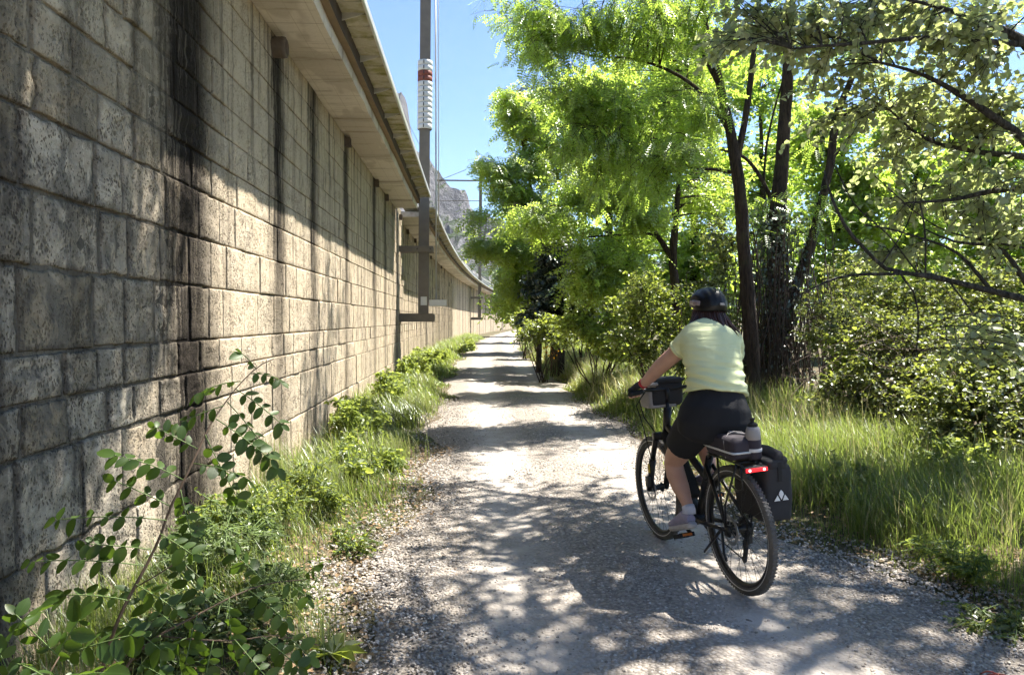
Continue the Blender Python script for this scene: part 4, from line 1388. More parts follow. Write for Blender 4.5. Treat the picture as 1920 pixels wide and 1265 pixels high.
tag(o, 'loose pale limestone chippings lying on the path', 'gravel', kind='stuff')

# ------------------------------------------------------------------ bicycle
BLK_PAINT = plain('bike_black', (0.012, 0.012, 0.013), 0.38, 0.0, .2, 20)
BLK_MATT = plain('rubber_black', (0.014, 0.014, 0.014), 0.8, 0, .3, 30)
M_TYRE = plain('dusty_tyre', (0.10, 0.094, 0.086), 0.95, 0, .5, 18, .5, 160)
M_REFL = plain('reflective_grey', (0.55, 0.55, 0.54), 0.4, 0, .1, 20)
M_ALU = plain('aluminium', (0.42, 0.42, 0.43), 0.35, 0.9, .1, 20)
M_DKMET = plain('dark_metal', (0.05, 0.05, 0.05), 0.4, 0.7, .2, 20)
M_YEL = plain('yellow_sticker', (0.65, 0.42, 0.02), 0.5)
M_FABK = plain('black_fabric', (0.030, 0.029, 0.031), 0.85, 0, .3, 25, .4, 400)
M_FABP = plain('plum_fabric', (0.035, 0.028, 0.036), 0.8, 0, .3, 20, .4, 300)
M_FABG = plain('grey_fabric', (0.30, 0.28, 0.27), 0.85, 0, .15, 20, .3, 300)
M_PALE = plain('pale_print', (0.70, 0.70, 0.68), 0.5, 0, .06, 20)

HEAD_A, LEAN = R(10.6), R(-3.8)
BM = Matrix.Translation((1.487, 3.975, 0.006)) @ Matrix.Rotation(HEAD_A, 4, 'Z') @ Matrix.Rotation(LEAN, 4, 'Y')
PMAT = Matrix.Translation((1.487, 3.975, 0.006)) @ Matrix.Rotation(HEAD_A, 4, 'Z')


def root_at(name, mat, off, label, cat, group=None):
    o = bpy.data.objects.new(name, None)
    COL.objects.link(o)
    o.matrix_world = mat @ Matrix.Translation(off)
    o.empty_display_size = .1
    tag(o, label, cat, group)
    return o


bike = root_at('bicycle', BM, (0, 0, 0), 'black touring bicycle being ridden away along the gravel path', 'bicycle')
RA, FA, BB = np.array([0, 0, .35]), np.array([0, 1.04, .35]), np.array([0, .455, .295])


def wheel(c, rear):
    m = MB()
    a = np.linspace(0, 2 * np.pi, 13)[:-1]
    m.lathe([(.3265 + .0235 * math.cos(q) * (1.0 if math.cos(q) < .7 else 1.03), .0225 * math.sin(q)) for q in a], 72, 'x', c, True)
    for k in range(96):                                     # tread knobs
        t_ = 2 * math.pi * k / 96
        for s in (-1, 1):
            rr = .3475
            m.box(c + np.array([s * .011, rr * math.cos(t_ + s * .016), rr * math.sin(t_ + s * .016)]), (.012, .009, .006),
                  Matrix.Rotation(t_, 3, 'X') @ Matrix.Rotation(math.pi / 2, 3, 'X'))
    w = empty('wheel')
    w.parent = bike
    m.build('tyre', M_TYRE, w, True)
    m = MB()
    m.lathe([(.306, -.013), (.306, .013), (.292, .010), (.286, .004), (.286, -.004), (.292, -.010)], 64, 'x', c, True)
    m.build('rim', BLK_PAINT, w, True)
    m = MB()
    for s in (-1, 1):
        m.lathe([(.3190, s * .0218), (.3235, s * .0230), (.3235, s * .0226), (.3190, s * .0214)], 64, 'x', c, True)
    m.build('reflective_stripe', M_REFL, w, True)
    m = MB()
    n = 32
    for k in range(n):
        s = 1 if k % 2 else -1
        t1 = 2 * math.pi * k / n
        t0 = t1 + (.9 if (k // 2) % 2 else -.9)
        m.tube([c + np.array([s * .028, .028 * math.cos(t0), .028 * math.sin(t0)]), c + np.array([0, .290 * math.cos(t1), .290 * math.sin(t1)])], .0013, 4, False)
    m.build('spokes', M_DKMET, w)
    m = MB()
    m.lathe([(.0, -.062), (.012, -.062), (.016, -.045), (.032, -.034), (.032, -.028), (.02, -.02), (.02, .02), (.032, .028), (.032, .034), (.016, .045), (.012, .062), (0, .062)], 20, 'x', c)
    m.build('hub', M_DKMET, w, True)
    m = MB()
    m.lathe([(.062, -.0505), (.082, -.0505), (.082, -.0485), (.062, -.0485)], 40, 'x', c, True)
    for k in range(6):
        q = 2 * math.pi * k / 6
        m.bar(c + np.array([-.0495, .016 * math.cos(q), .016 * math.sin(q)]), c + np.array([-.0495, .066 * math.cos(q + .5), .066 * math.sin(q + .5)]), .002, .008)
    m.build('brake_disc', M_ALU, w)
    return w


wheel(RA, True)
wheel(FA, False)
m = MB()
HT0, HT1 = np.array([0, .855, .74]), np.array([0, .815, .93])
ST1 = np.array([0, .285, .70])
m.tube([BB, BB * .45 + HT0 * .55 + [0, .02, -.03], HT0 + [0, -.01, .02]], [.040, .046, .040], 14)
m.tube([HT0 - (HT1 - HT0) * .05, HT1], .026, 14)
m.tube([BB, ST1], .022, 12)
m.tube([ST1 - [0, -.035, .14], HT0 + [0, -.03, .06]], .023, 12)
for s in (-1, 1):
    m.tube([BB + [s * .03, -.02, 0], BB + [s * .05, -.12, .01], RA + [s * .068, .02, 0]], [.016, .013, .011], 10)
    m.tube([ST1 + [s * .02, .01, -.05], RA + [s * .068, .01, .02]], [.012, .010], 10)
m.box(RA + [-.068, .0, 0], (.012, .05, .06))
m.box(RA + [.068, .0, 0], (.012, .05, .06))
m.lathe([(0, -.05), (.034, -.05), (.040, -.035), (.040, .035), (.034, .05), (0, .05)], 20, 'x', BB)
m.build('frame', BLK_PAINT, bike, True)
m = MB()
m.tube([BB + [0, .04, .12], HT0 * .82 + BB * .18 + [0, -.02, .075]], [.042, .042], 12, flat=True)
m.build('battery', BLK_MATT, bike, True, None, .006)
m = MB()
for s in (-1, 1):
    m.tube([HT0 + [s * .062, .03, -.02], HT0 * .55 + FA * .45 + [s * .062, .02, 0]], [.017, .017], 12)
    m.tube([HT0 * .55 + FA * .45 + [s * .062, .02, 0], FA + [s * .060, .0, -.01]], [.024, .020], 12)
m.box(HT0 + [0, .028, -.005], (.16, .05, .045))
m.tube([HT0 + [0, .0, -.02], HT1 + [0, 0, .06]], .015, 10)
fk = m.build('fork', BLK_PAINT, bike, True)
m = MB()
for s in (-1, 1):
    m.tube([HT0 * .93 + FA * .07 + [s * .062, .028, 0], HT0 * .57 + FA * .43 + [s * .062, .021, 0]], .0178, 12)
m.build('stanchion', M_ALU, fk, True)
m = MB()
m.box(HT0 * .40 + FA * .60 + [-.085, .01, 0], (.006, .022, .06))
m.build('sticker', M_YEL, fk)
m = MB()
m.box(FA + [-.085, -.04, .06], (.025, .05, .07))
m.build('brake_caliper', M_DKMET, fk, False, None, .006)
# seat post, saddle
m = MB()
m.tube([ST1 - [0, -.02, .06], (0, .215, .865)], .0148, 12)
m.build('seatpost', M_DKMET, bike, True)
m = MB()
sec = [(.09, .085, .02), (.12, .085, .032), (.17, .078, .034), (.24, .05, .03), (.31, .026, .024), (.37, .021, .020), (.395, .012, .012)]
m.tube([(0, y, .895 - (.01 if y > .3 else 0)) for y, a, b in sec], [(a, b) for y, a, b in sec], 16, True, None, (1, 0, 0))
m.build('saddle', BLK_MATT, bike, True)
# bars
m = MB()
m.tube([HT1 + [0, 0, .04], (0, .805, 1.03), (0, .815, 1.05)], .017, 10)
m.tube([(-.235, .735, 1.055), (-.16, .79, 1.06), (-.07, .815, 1.05), (.07, .815, 1.05), (.16, .79, 1.06), (.235, .735, 1.055)], .013, 10)
hb = m.build('handlebar', BLK_PAINT, bike, True)
for s in (-1, 1):
    m = MB()
    m.tube([(s * .305, .690, 1.055), (s * .30, .693, 1.055), (s * .19, .762, 1.057)], [.019, .0165, .0165], 12)
    m.build('grip', BLK_MATT, bike, True)
    m = MB()
    m.tube([(s * .17, .79, 1.055), (s * .19, .815, 1.045), (s * .275, .775, 1.038), (s * .285, .77, 1.036)], [.009, .008, .006, .006], 8)
    m.build('brake_lever', M_DKMET, bike, True)
m = MB()
m.box((-.115, .775, 1.088), (.062, .05, .018), Matrix.Rotation(R(-25), 3, 'X'))
m.build('display', M_FABG, bike, False, None, .005)
m = MB()
m.tube([(-.15, .82, 1.04), (-.16, .90, .98), (-.12, .93, .86), (-.06, .90, .76), (-.05, .88, .70)], .0042, 6)
m.tube([(-.16, .81, 1.04), (-.19, .88, .95), (-.14, .90, .80), (-.07, .95, .55), (-.08, 1.0, .42)], .0036, 6)
m.tube([(.16, .81, 1.04), (.12, .92, .96), (.05, .90, .84), (.0, .80, .70)], .0036, 6)
m.build('cable', BLK_MATT, bike, True)
# drivetrain
m = MB()
m.lathe([(.02, .046), (.078, .046), (.082, .048), (.078, .050), (.02, .050)], 40, 'x', BB, True)
m.build('chainring', M_DKMET, bike)
PDL, PDR = np.array([-.125, .420, .212]), np.array([.13, .505, .415])
m = MB()
m.tube([BB + [-.055, 0, 0], BB * .5 + PDL * .5 + [-.04, 0, 0], PDL + [.052, 0, 0]], [(.013, .017), (.011, .014), (.010, .013)], 10)
m.tube([BB + [.055, 0, 0], BB * .5 + PDR * .5 + [.035, 0, 0], PDR + [-.052, 0, 0]], [(.013, .017), (.011, .014), (.010, .013)], 10)
m.build('crank', M_DKMET, bike, True)
for P_ in (PDL, PDR):
    m = MB()
    rx = Matrix.Rotation(R(-22 if P_ is PDL else 0), 3, 'X')
    for dy in (-.042, .042):
        m.box(P_ + np.array(rx @ Vector((0, dy, 0))), (.098, .014, .026), rx)
    for dx in (-.045, 0, .045):
        m.box(P_ + np.array([dx, 0, 0]), (.014, .07, .022), rx)
    pd = m.build('pedal', BLK_MATT, bike, False, None, .003)
    m = MB()
    m.box(P_ + np.array(rx @ Vector((0, -.0505, 0))), (.06, .004, .014), rx)
    m.build('reflector', plain('amber', (0.50, 0.14, 0.02), 0.3), pd)
m = MB()
for k, rr in enumerate((.052, .047, .042, .037, .032, .027, .022)):
    m.lathe([(.012, .030 + k * .0045), (rr, .030 + k * .0045), (rr, .032 + k * .0045), (.012, .032 + k * .0045)], 24, 'x', RA, True)
m.build('cassette', M_DKMET, bike)
m = MB()
m.box(RA + [.062, .0, -.06], (.02, .03, .05))
m.box(RA + [.055, .03, -.13], (.014, .026, .13), Matrix.Rotation(R(14), 3, 'X'))
for dy, dz in ((.015, -.085), (.045, -.19)):
    m.lathe([(0, -.006), (.018, -.006), (.020, 0), (.018, .006), (0, .006)], 14, 'x', RA + [.052, dy, dz])
m.build('derailleur', M_DKMET, bike)
m = MB()
ch = [BB + [.048, .02, .080], RA + [.048, .01, .045], RA + [.05, -.04, .0], RA + [.05, -.01, -.06], RA + [.05, .045, -.085], RA + [.05, .04, -.205], RA + [.05, .065, -.19], BB + [.048, -.02, -.080]]
m.tube(ch, .0042, 5)
m.build('chain', M_DKMET, bike, True)
m = MB()
m.tube([(-.075, .05, .335), (-.085, .02, .22), (-.10, -.03, .20)], .008, 8)
m.tube([(-.075, .06, .34), (-.078, .26, .155)], [.009, .007], 8)
m.build('kickstand', BLK_PAINT, bike, True)
# rack, light
m = MB()
for s in (-1, 1):
    m.tube([(s * .058, -.185, .735), (s * .062, -.15, .745), (s * .062, .16, .745), (s * .045, .22, .742)], .0062, 8)
    m.tube([(s * .062, -.12, .742), (s * .085, -.02, .50), (s * .078, .0, .37)], .0060, 8)
    m.tube([(s * .062, .08, .742), (s * .085, .03, .55), (s * .078, .012, .40)], .0060, 8)
    m.tube([(s * .062, .16, .742), (s * .02, .27, .70)], .0055, 8)
    m.tube([(s * .062, -.16, .74), (s * .075, -.19, .62), (s * .072, -.13, .60), (s * .070, -.06, .62)], .0055, 8)
for y in (-.12, -.04, .05, .14):
    m.tube([(-.062, y, .745), (.062, y, .745)], .005, 8)
m.tube([(-.058, -.185, .735), (.058, -.185, .735)], .006, 8)
m.build('rack', BLK_PAINT, bike, True)
m = MB()
m.box((0, -.200, .722), (.14, .022, .030))
lt = m.build('rear_light', BLK_MATT, bike, False, None, .005)
t = NT('tail_lamp')
g = t.n('TexCoord')
t.principled((0.30, 0.004, 0.008), .25, 0, None, .5, **{'Emission Color': (1.0, 0.02, 0.03, 1), 'Emission Strength': .55})
m = MB()
m.box((0, -.2125, .722), (.125, .006, .020))
m.build('lens', t.m, lt, False, None, .002)
t = NT('tail_led')
t.principled((0.8, 0.1, 0.1), .3, 0, None, .5, **{'Emission Color': (1.0, 0.12, 0.12, 1), 'Emission Strength': 5.0})
for s in (-1, 1):
    m = MB()
    m.lathe([(0, -.004), (.007, -.003), (.008, .002), (0, .002)], 12, 'y', (s * .042, -.2155, .722))
    m.build('led', t.m, lt)

# ------------------------------------------------------------------ bags and bottle
def soft_box(m, c, s, n=8, puff=.0, seed=0, rnd=.18, dent=.006):
    """rounded, slightly crumpled box"""
    c, s = np.asarray(c, float), np.asarray(s, float)
    lin = np.linspace(-1, 1, n)
    vs, fs, k = [], [], 0
    for ax in range(3):
        for sg in (-1, 1):
            a, b = np.meshgrid(lin, lin, indexing='ij')
            P3 = np.empty((n, n, 3))
            P3[..., ax] = sg
            P3[..., (ax + 1) % 3] = a
            P3[..., (ax + 2) % 3] = b
            vs.append(P3.reshape(-1, 3))
            i, j = np.meshgrid(np.arange(n - 1), np.arange(n - 1), indexing='ij')
            q = np.stack([i * n + j, (i + 1) * n + j, (i + 1) * n + j + 1, i * n + j + 1], -1).reshape(-1, 4) + k
            fs.append(q if sg > 0 else q[:, ::-1])
            k += n * n
    p = np.concatenate(vs)
    h = s / 2
    rr = min(h) * rnd * 2
    inner = np.sign(p) * np.minimum(np.abs(p) * h, h - rr)
    q = p * h
    d = q - inner
    L = np.linalg.norm(d, axis=1, keepdims=True)
    out = np.where(L > 1e-9, inner + d / np.maximum(L, 1e-9) * np.minimum(L, rr), q)
    out = out * (1 + puff * (1 - (p ** 2).max(1, keepdims=True) * 0 - (np.abs(p) ** 3).mean(1, keepdims=True)))
    out += dent * np.stack([fbm(out * 9 + 5, 3, seed + k_) for k_ in range(3)], 1)
    m.add(out + c, np.concatenate(fs))


def weld(o, dist=.0008):
    w = o.modifiers.new('weld', 'WELD')
    w.merge_threshold = dist


pn = root_at('pannier_bag', BM, (.128, -.05, .43), 'black roll-top pannier with pale emblem hanging on the rear rack', 'bag')
m = MB()
soft_box(m, (0, 0, .150), (.150, .31, .300), 14, .10, 3, .10, .012)
weld(m.build('bag', M_FABK, pn, True))
m = MB()
soft_box(m, (0, 0, .305), (.13, .31, .06), 10, .1, 4, .3, .014)
m.tube([(.005, -.165, .338), (.01, -.05, .345), (.0, .08, .339), (.005, .16, .343)], [(.040, .026), (.043, .029), (.041, .027), (.038, .025)], 14)
m.tube([(.03, -.168, .325), (.036, 0, .318), (.03, .165, .327)], [(.024, .02)] * 3, 12)
weld(m.build('roll_top', M_FABK, pn, True))
m = MB()
for yy in (-.09, .09):
    m.bar((-.076, yy, .30), (-.098, yy, .325), .03, .02)
m.box((-.080, 0, .30), (.012, .26, .03))
m.build('hook', BLK_MATT, pn, False, None, .003)
m = MB()
m.box((.0, -.171, .268), (.022, .004, .10))
m.build('strap', BLK_MATT, pn)


def prism(m, pts, y, dy):
    n = len(pts)
    v = [(x, y, z) for x, z in pts] + [(x, y - dy, z) for x, z in pts]
    m.add(v, np.array([list(range(n))]), np.array([list(range(n, 2 * n))[::-1]]), [[k, (k + 1) % n, n + (k + 1) % n, n + k] for k in range(n)])


m = MB()
yb = -.1735
prism(m, [(-.008, .118), (-.022, .147), (-.042, .118)], yb, .003)
prism(m, [(.008, .118), (.042, .118), (.022, .147)], yb, .003)
prism(m, [(0, .124), (.0145, .150), (.010, .163), (0, .174), (-.010, .163), (-.0145, .150)], yb, .003)
m.build('emblem', M_PALE, pn)

rbg = root_at('rack_bag', BM, (-.01, .0, .755), 'plum-black bag with a pale reflective band strapped on the rack', 'bag')
m = MB()
soft_box(m, (0, .02, .062), (.150, .30, .115), 12, .12, 6, .22, .008)
weld(m.build('bag', M_FABP, rbg, True))
m = MB()
soft_box(m, (0, .02, .045), (.158, .310, .013), 10, .12, 6, .22, .0)
weld(m.build('reflective_band', M_REFL, rbg, True))
m = MB()
m.tube([(-.079, -.06, .01), (-.081, -.05, .10), (-.04, -.03, .135), (.0, -.02, .14), (.04, -.03, .135), (.08, -.05, .10)], .003, 6)
m.tube([(-.05, .14, .12), (-.02, .05, .135), (.05, -.1, .128)], .006, 6)
m.build('strap', M_FABG, rbg, True)

btl = root_at('water_bottle', BM, (.042, -.125, .76), 'drinking bottle in a grey sleeve standing at the back of the rack', 'bottle')
m = MB()
m.lathe([(0, 0), (.036, 0), (.039, .01), (.040, .10), (.038, .106)], 24, 'z')
m.build('pocket', M_FABP, btl, True)
m = MB()
m.lathe([(.0405, .040), (.042, .042), (.042, .056), (.0405, .058)], 24, 'z')
m.build('reflective_band', M_REFL, btl, True)
m = MB()
m.lathe([(.034, .10), (.0385, .104), (.039, .135), (.036, .155), (.030, .170), (.02, .176)], 24, 'z')
m.build('sleeve', M_FABG, btl, True)
m = MB()
m.lathe([(.022, .168), (.026, .172), (.026, .186), (.018, .192), (.010, .194), (.010, .206), (.0125, .208), (.0125, .218), (.0, .220)], 20, 'z')
m.build('cap', BLK_MATT, btl, True)

hbg = root_at('handlebar_bag', BM, (0, .885, .935), 'black handlebar bag with grey side panel in front of the bars', 'bag')
m = MB()
soft_box(m, (0, 0, .085), (.235, .145, .165), 12, .08, 9, .2, .006)
weld(m.build('bag', M_FABK, hbg, True))
m = MB()
soft_box(m, (-.103, 0, .065), (.055, .135, .118), 10, .12, 10, .3, .003)
soft_box(m, (-.03, -.0, .008), (.19, .135, .03), 8, .1, 11, .3, .003)
weld(m.build('side_panel', M_FABG, hbg, True))
m = MB()
soft_box(m, (0, -.005, .17), (.245, .155, .03), 10, .08, 12, .35, .004)
weld(m.build('lid', M_FABK, hbg, True))

# ------------------------------------------------------------------ rider
def skin_mat():
    t = NT('skin')
    p = t.obj()
    nz = t.noise(p, 14, 4)
    c = t.mix(nz, (0.42, 0.235, 0.165), (0.56, 0.335, 0.25))
    t.principled(c, .55, 0, t.bump(t.noise(p, 260, 2), .15, .002), .35, **{'Subsurface Weight': .12, 'Subsurface Radius': (.02, .008, .004)})
    return t.m


M_SKIN = skin_mat()
t = NT('lime_cotton')
p = t.obj()
tc = t.n('TexCoord').outputs['Object']
wr = t.noise(t.obj((2.2, 3, 13)), 1.6, 3, .5, .8)
c = t.mix(t.noise(p, 6, 3), (0.66, 0.70, 0.40), (0.76, 0.79, 0.48))
d_ = t.n('BsdfDiffuse', {'Color': c, 'Normal': t.bump(t.math('ADD', wr, t.math('MULTIPLY', t.noise(p, 500, 2), .03)), .55, .03)})
tr_ = t.n('BsdfTranslucent', {'Color': (0.5, 0.62, 0.22)})
M_SHIRT = t.shader(t.n('MixShader', {0: .12, 1: d_.outputs[0], 2: tr_.outputs[0]}).outputs[0])
M_SHORT = plain('black_shorts', (0.010, 0.010, 0.012), 0.9, 0, .3, 12, .3, 90)
M_HAIR = plain('dark_auburn_hair', (0.030, 0.011, 0.007), 0.45, 0, .5, 40)
M_HELM = plain('helmet_gloss', (0.006, 0.006, 0.007), 0.32, 0, .2, 10, spec=.25)
M_SHOE = plain('lavender_mesh', (0.28, 0.26, 0.36), 0.8, 0, .25, 40, .6, 220)
M_SOLE = plain('grey_sole', (0.42, 0.40, 0.40), 0.75, 0, .2, 30, .3, 90)
M_SOCK = plain('pale_sock', (0.55, 0.55, 0.62), 0.9, 0, .1, 60, .4, 400)
M_CUFF = plain('red_cuff', (0.35, 0.02, 0.03), 0.6)
M_DARKEYE = plain('eye_dark', (0.02, 0.015, 0.01), 0.2)
DG = bpy.context.evaluated_depsgraph_get


def fuse(m, name, mat, parent, voxel=.010, smooth=6, fac=.5, org=(0, 0, 0), wrinkle=None):
    """merge overlapping closed lofts into one continuous skin"""
    v, f = m.arrays()
    tmp = link('tmp', mesh_np('tmp', v - np.asarray(org), f))
    rm = tmp.modifiers.new('r', 'REMESH')
    rm.mode, rm.voxel_size = 'VOXEL', voxel
    sm = tmp.modifiers.new('s', 'SMOOTH')
    sm.factor, sm.iterations = fac, smooth
    me = bpy.data.meshes.new_from_object(tmp.evaluated_get(DG()))
    bpy.data.objects.remove(tmp)
    me.name = name
    n = len(me.vertices)
    co = np.empty(n * 3, np.float32)
    me.vertices.foreach_get('co', co)
    co = co.reshape(-1, 3)
    if wrinkle:
        no = np.empty(n * 3, np.float32)
        me.vertices.foreach_get('normal', no)
        co = co + no.reshape(-1, 3) * wrinkle(co)[:, None]
        me.vertices.foreach_set('co', co.astype(np.float32).ravel())
    me.polygons.foreach_set('use_smooth', np.ones(len(me.polygons), bool))
    me.materials.clear()
    me.update()
    return link(name, me, mat, parent)


per = root_at('person', PMAT, (-.02, .2, 0), 'person in lime T-shirt, black shorts and dark helmet riding away', 'person')
PORG = (-.02, .2, 0)
m = MB()
X1_ = (1, 0, 0)
m.tube([(-.05, .20, .92), (-.05, .21, 1.08), (-.045, .25, 1.22), (-.038, .31, 1.36), (-.03, .345, 1.41), (-.02, .37, 1.45)],
       [(.15, .12), (.15, .115), (.155, .11), (.165, .10), (.14, .085), (.06, .06)], 20, True, None, X1_)
m.tube([(-.02, .36, 1.42), (-.008, .395, 1.48), (.004, .41, 1.55)], [.058, .052, .052], 14)
hd = np.array([.010, .425, 1.570])
a = np.linspace(0, math.pi, 11)
m.lathe([(max(.002, .078 * math.sin(q)), -.112 * math.cos(q)) for q in a], 18, 'z', hd)
m.tube([hd + [0, .07, -.07], hd + [0, .075, -.02], hd + [0, .06, .04]], [(.045, .03), (.06, .035), (.055, .03)], 12)
m.tube([hd + [0, .092, .015], hd + [0, .118, -.028], hd + [0, .10, -.035]], [.009, .015, .010], 8)
for s in (-1, 1):
    m.lathe([(.001, -.03), (.014, -.015), (.017, .005), (.012, .02), (.001, .028)], 10, 'z', hd + [s * .079, -.005, -.01])
m.tube([hd + [-.022, .098, -.062], hd + [0, .104, -.064], hd + [.022, .098, -.062]], .007, 8)
# arms
for s, pts in ((-1, [(-.150, .335, 1.385, .060), (-.195, .42, 1.305, .051), (-.245, .535, 1.215, .047), (-.262, .575, 1.175, .044), (-.292, .64, 1.115, .032), (-.302, .668, 1.098, .027)]),
               (1, [(.115, .335, 1.375, .060), (.165, .42, 1.29, .053), (.195, .54, 1.21, .045), (.19, .58, 1.17, .042), (.16, .645, 1.115, .031), (.152, .672, 1.098, .027)])):
    m.tube([q[:3] for q in pts], [q[3] for q in pts], 14)
# legs
LEGL = [(-.155, .23, .90, .10), (-.163, .36, .78, .085), (-.170, .475, .665, .066), (-.170, .505, .625, .058), (-.166, .475, .56, .058), (-.160, .42, .49, .052), (-.155, .365, .43, .036), (-.152, .335, .385, .034)]
LEGR = [(.03, .24, .91, .10), (.06, .40, .88, .085), (.08, .56, .84, .064), (.085, .60, .80, .057), (.082, .575, .72, .056), (.078, .53, .64, .050), (.075, .49, .575, .036), (.074, .47, .53, .034)]
for leg in (LEGL, LEGR):
    m.tube([q[:3] for q in leg], [q[3] for q in leg], 16)
body = fuse(m, 'body', M_SKIN, per, .009, 5, .5, PORG)

# hands: palm, four unequal fingers curled round the grip, thumb under it
GP = [np.array((BM.inverted() @ (PMAT @ Vector((0, 0, 0)))))]
for s in (-1, 1):
    g0 = PMAT.inverted() @ (BM @ Vector((s * .300, .693, 1.055)))
    g1 = PMAT.inverted() @ (BM @ Vector((s * .205, .753, 1.057)))
    g0, g1 = np.array(g0), np.array(g1)
    axg = unit(g1 - g0)
    fw = unit(np.cross(np.array([0, 0, 1.]), axg) * (1 if np.cross(np.array([0, 0, 1.]), axg)[1] > 0 else -1))
    up = np.array([0, 0, 1.])
    wr_ = np.array([-.302, .668, 1.098]) if s < 0 else np.array([.152, .672, 1.098])
    m = MB()
    cpalm = g0 * .45 + g1 * .55
    kn = cpalm + up * .030 + fw * .012
    m.tube([wr_ - fw * .015, wr_ * .5 + kn * .5 + up * .004, kn], [(.026, .022), (.038, .018), (.040, .015)], 14, True, None, tuple(axg))
    for k, (u, ln) in enumerate(((.16, .8), (.40, .95), (.64, 1.0), (.88, .92))):
        c0 = g0 * (1 - u) + g1 * u
        pts = [c0 + up * .030 + fw * .005, c0 + up * .024 + fw * .026 * ln, c0 + fw * .033 * ln - up * .002, c0 - up * .022 + fw * .022, c0 - up * .026 + fw * (.002 - .006 * ln)]
        m.tube(pts, [.0105, .0095, .009, .0085, .007], 8)
    th = g0 * .02 + g1 * .98
    m.tube([wr_ * .55 + th * .45 + up * .006, th + up * .018 - fw * .008 + axg * .012, th - up * .004 + fw * .012 + axg * .018, th - up * .012 + fw * .026 + axg * .014], [.013, .011, .0095, .008], 8)
    fuse(m, 'hand', M_SKIN, per, .0045, 3, .4, PORG)
    # fingerless glove over palm and knuckles
    m = MB()
    m.tube([wr_ - fw * .004, wr_ * .5 + kn * .5 + up * .006, kn + up * .001], [(.030, .026), (.042, .022), (.043, .0185)], 14, True, None, tuple(axg))
    for k, (u, ln) in enumerate(((.16, .8), (.40, .95), (.64, 1.0), (.88, .92))):
        c0 = g0 * (1 - u) + g1 * u
        m.tube([c0 + up * .031 + fw * .003, c0 + up * .025 + fw * .026 * ln, c0 + up * .008 + fw * .034 * ln], [.0125, .012, .0115], 8)
    fuse(m, 'glove', M_FABK, per, .005, 3, .4, PORG)
    m = MB()
    fa = unit(wr_ - (np.array([-.292, .64, 1.115]) if s < 0 else np.array([.16, .645, 1.115])))
    m.tube([wr_ - fa * .012, wr_ - fa * .004, wr_ + fa * .004], [.0315, .033, .0315], 14)
    m.build('wrist_band', M_CUFF, per, True, PORG)

# T-shirt
m = MB()
m.tube([(-.052, .200, 1.080), (-.050, .203, 1.10), (-.050, .215, 1.15), (-.046, .245, 1.22), (-.042, .28, 1.30), (-.036, .315, 1.38), (-.03, .34, 1.425), (-.02, .362, 1.455), (-.014, .375, 1.468)],
       [(.180, .165), (.178, .160), (.168, .145), (.170, .135), (.180, .130), (.186, .118), (.165, .10), (.105, .080), (.070, .066)], 26, True, None, X1_)
m.tube([(-.140, .325, 1.395), (-.172, .375, 1.350), (-.188, .410, 1.318)], [.074, .066, .062], 16)
m.tube([(.105, .325, 1.385), (.155, .385, 1.33), (.178, .43, 1.290)], [.074, .071, .071], 16)


def shirt_wr(co):
    z = co[:, 2]
    low = np.clip((1.36 - z) / .22, 0, 1) * (.6 + .4 * np.clip(np.abs(co[:, 0] + .03) / .1, 0, 1))
    w = np.sin(z * 115 + 2.2 * np.sin(co[:, 0] * 9 + 1) + co[:, 0] * 16) * .0075 * low * (.5 + .8 * np.clip(fbm(co * np.array([7, 7, 12]), 2, 12) + .4, 0, 1))
    w += .007 * fbm(co * np.array([6, 6, 22]), 3, 3) * (0.4 + low)
    return w


fuse(m, 'shirt', M_SHIRT, per, .0085, 6, .5, PORG, shirt_wr)
# ribbed hems of the shirt
for c0, c1, rr in (((-.183, .400, 1.327), (-.189, .411, 1.317), .0645), ((.172, .418, 1.300), (.179, .431, 1.289), .0735)):
    m = MB()
    m.tube([c0, c1], [rr, rr], 20)
    m.build('sleeve_hem', M_SHIRT, per, True, PORG)
# shorts
m = MB()
m.tube([(-.052, .20, 1.105), (-.054, .196, 1.06), (-.066, .185, .99), (-.072, .180, .92), (-.073, .19, .865), (-.07, .20, .84)],
       [(.150, .130), (.168, .148), (.206, .172), (.222, .172), (.212, .15), (.16, .11)], 24, True, None, X1_)
m.tube([(-.150, .215, .92), (-.160, .31, .835), (-.165, .375, .772), (-.167, .398, .750)], [.122, .112, .105, .105], 18)
m.tube([(.015, .225, .92), (.05, .36, .885), (.075, .50, .85), (.08, .53, .845)], [.120, .108, .098, .098], 18)
fuse(m, 'shorts', M_SHORT, per, .0095, 6, .5, PORG, lambda co: .004 * fbm(co * np.array([9, 9, 14]), 3, 8))
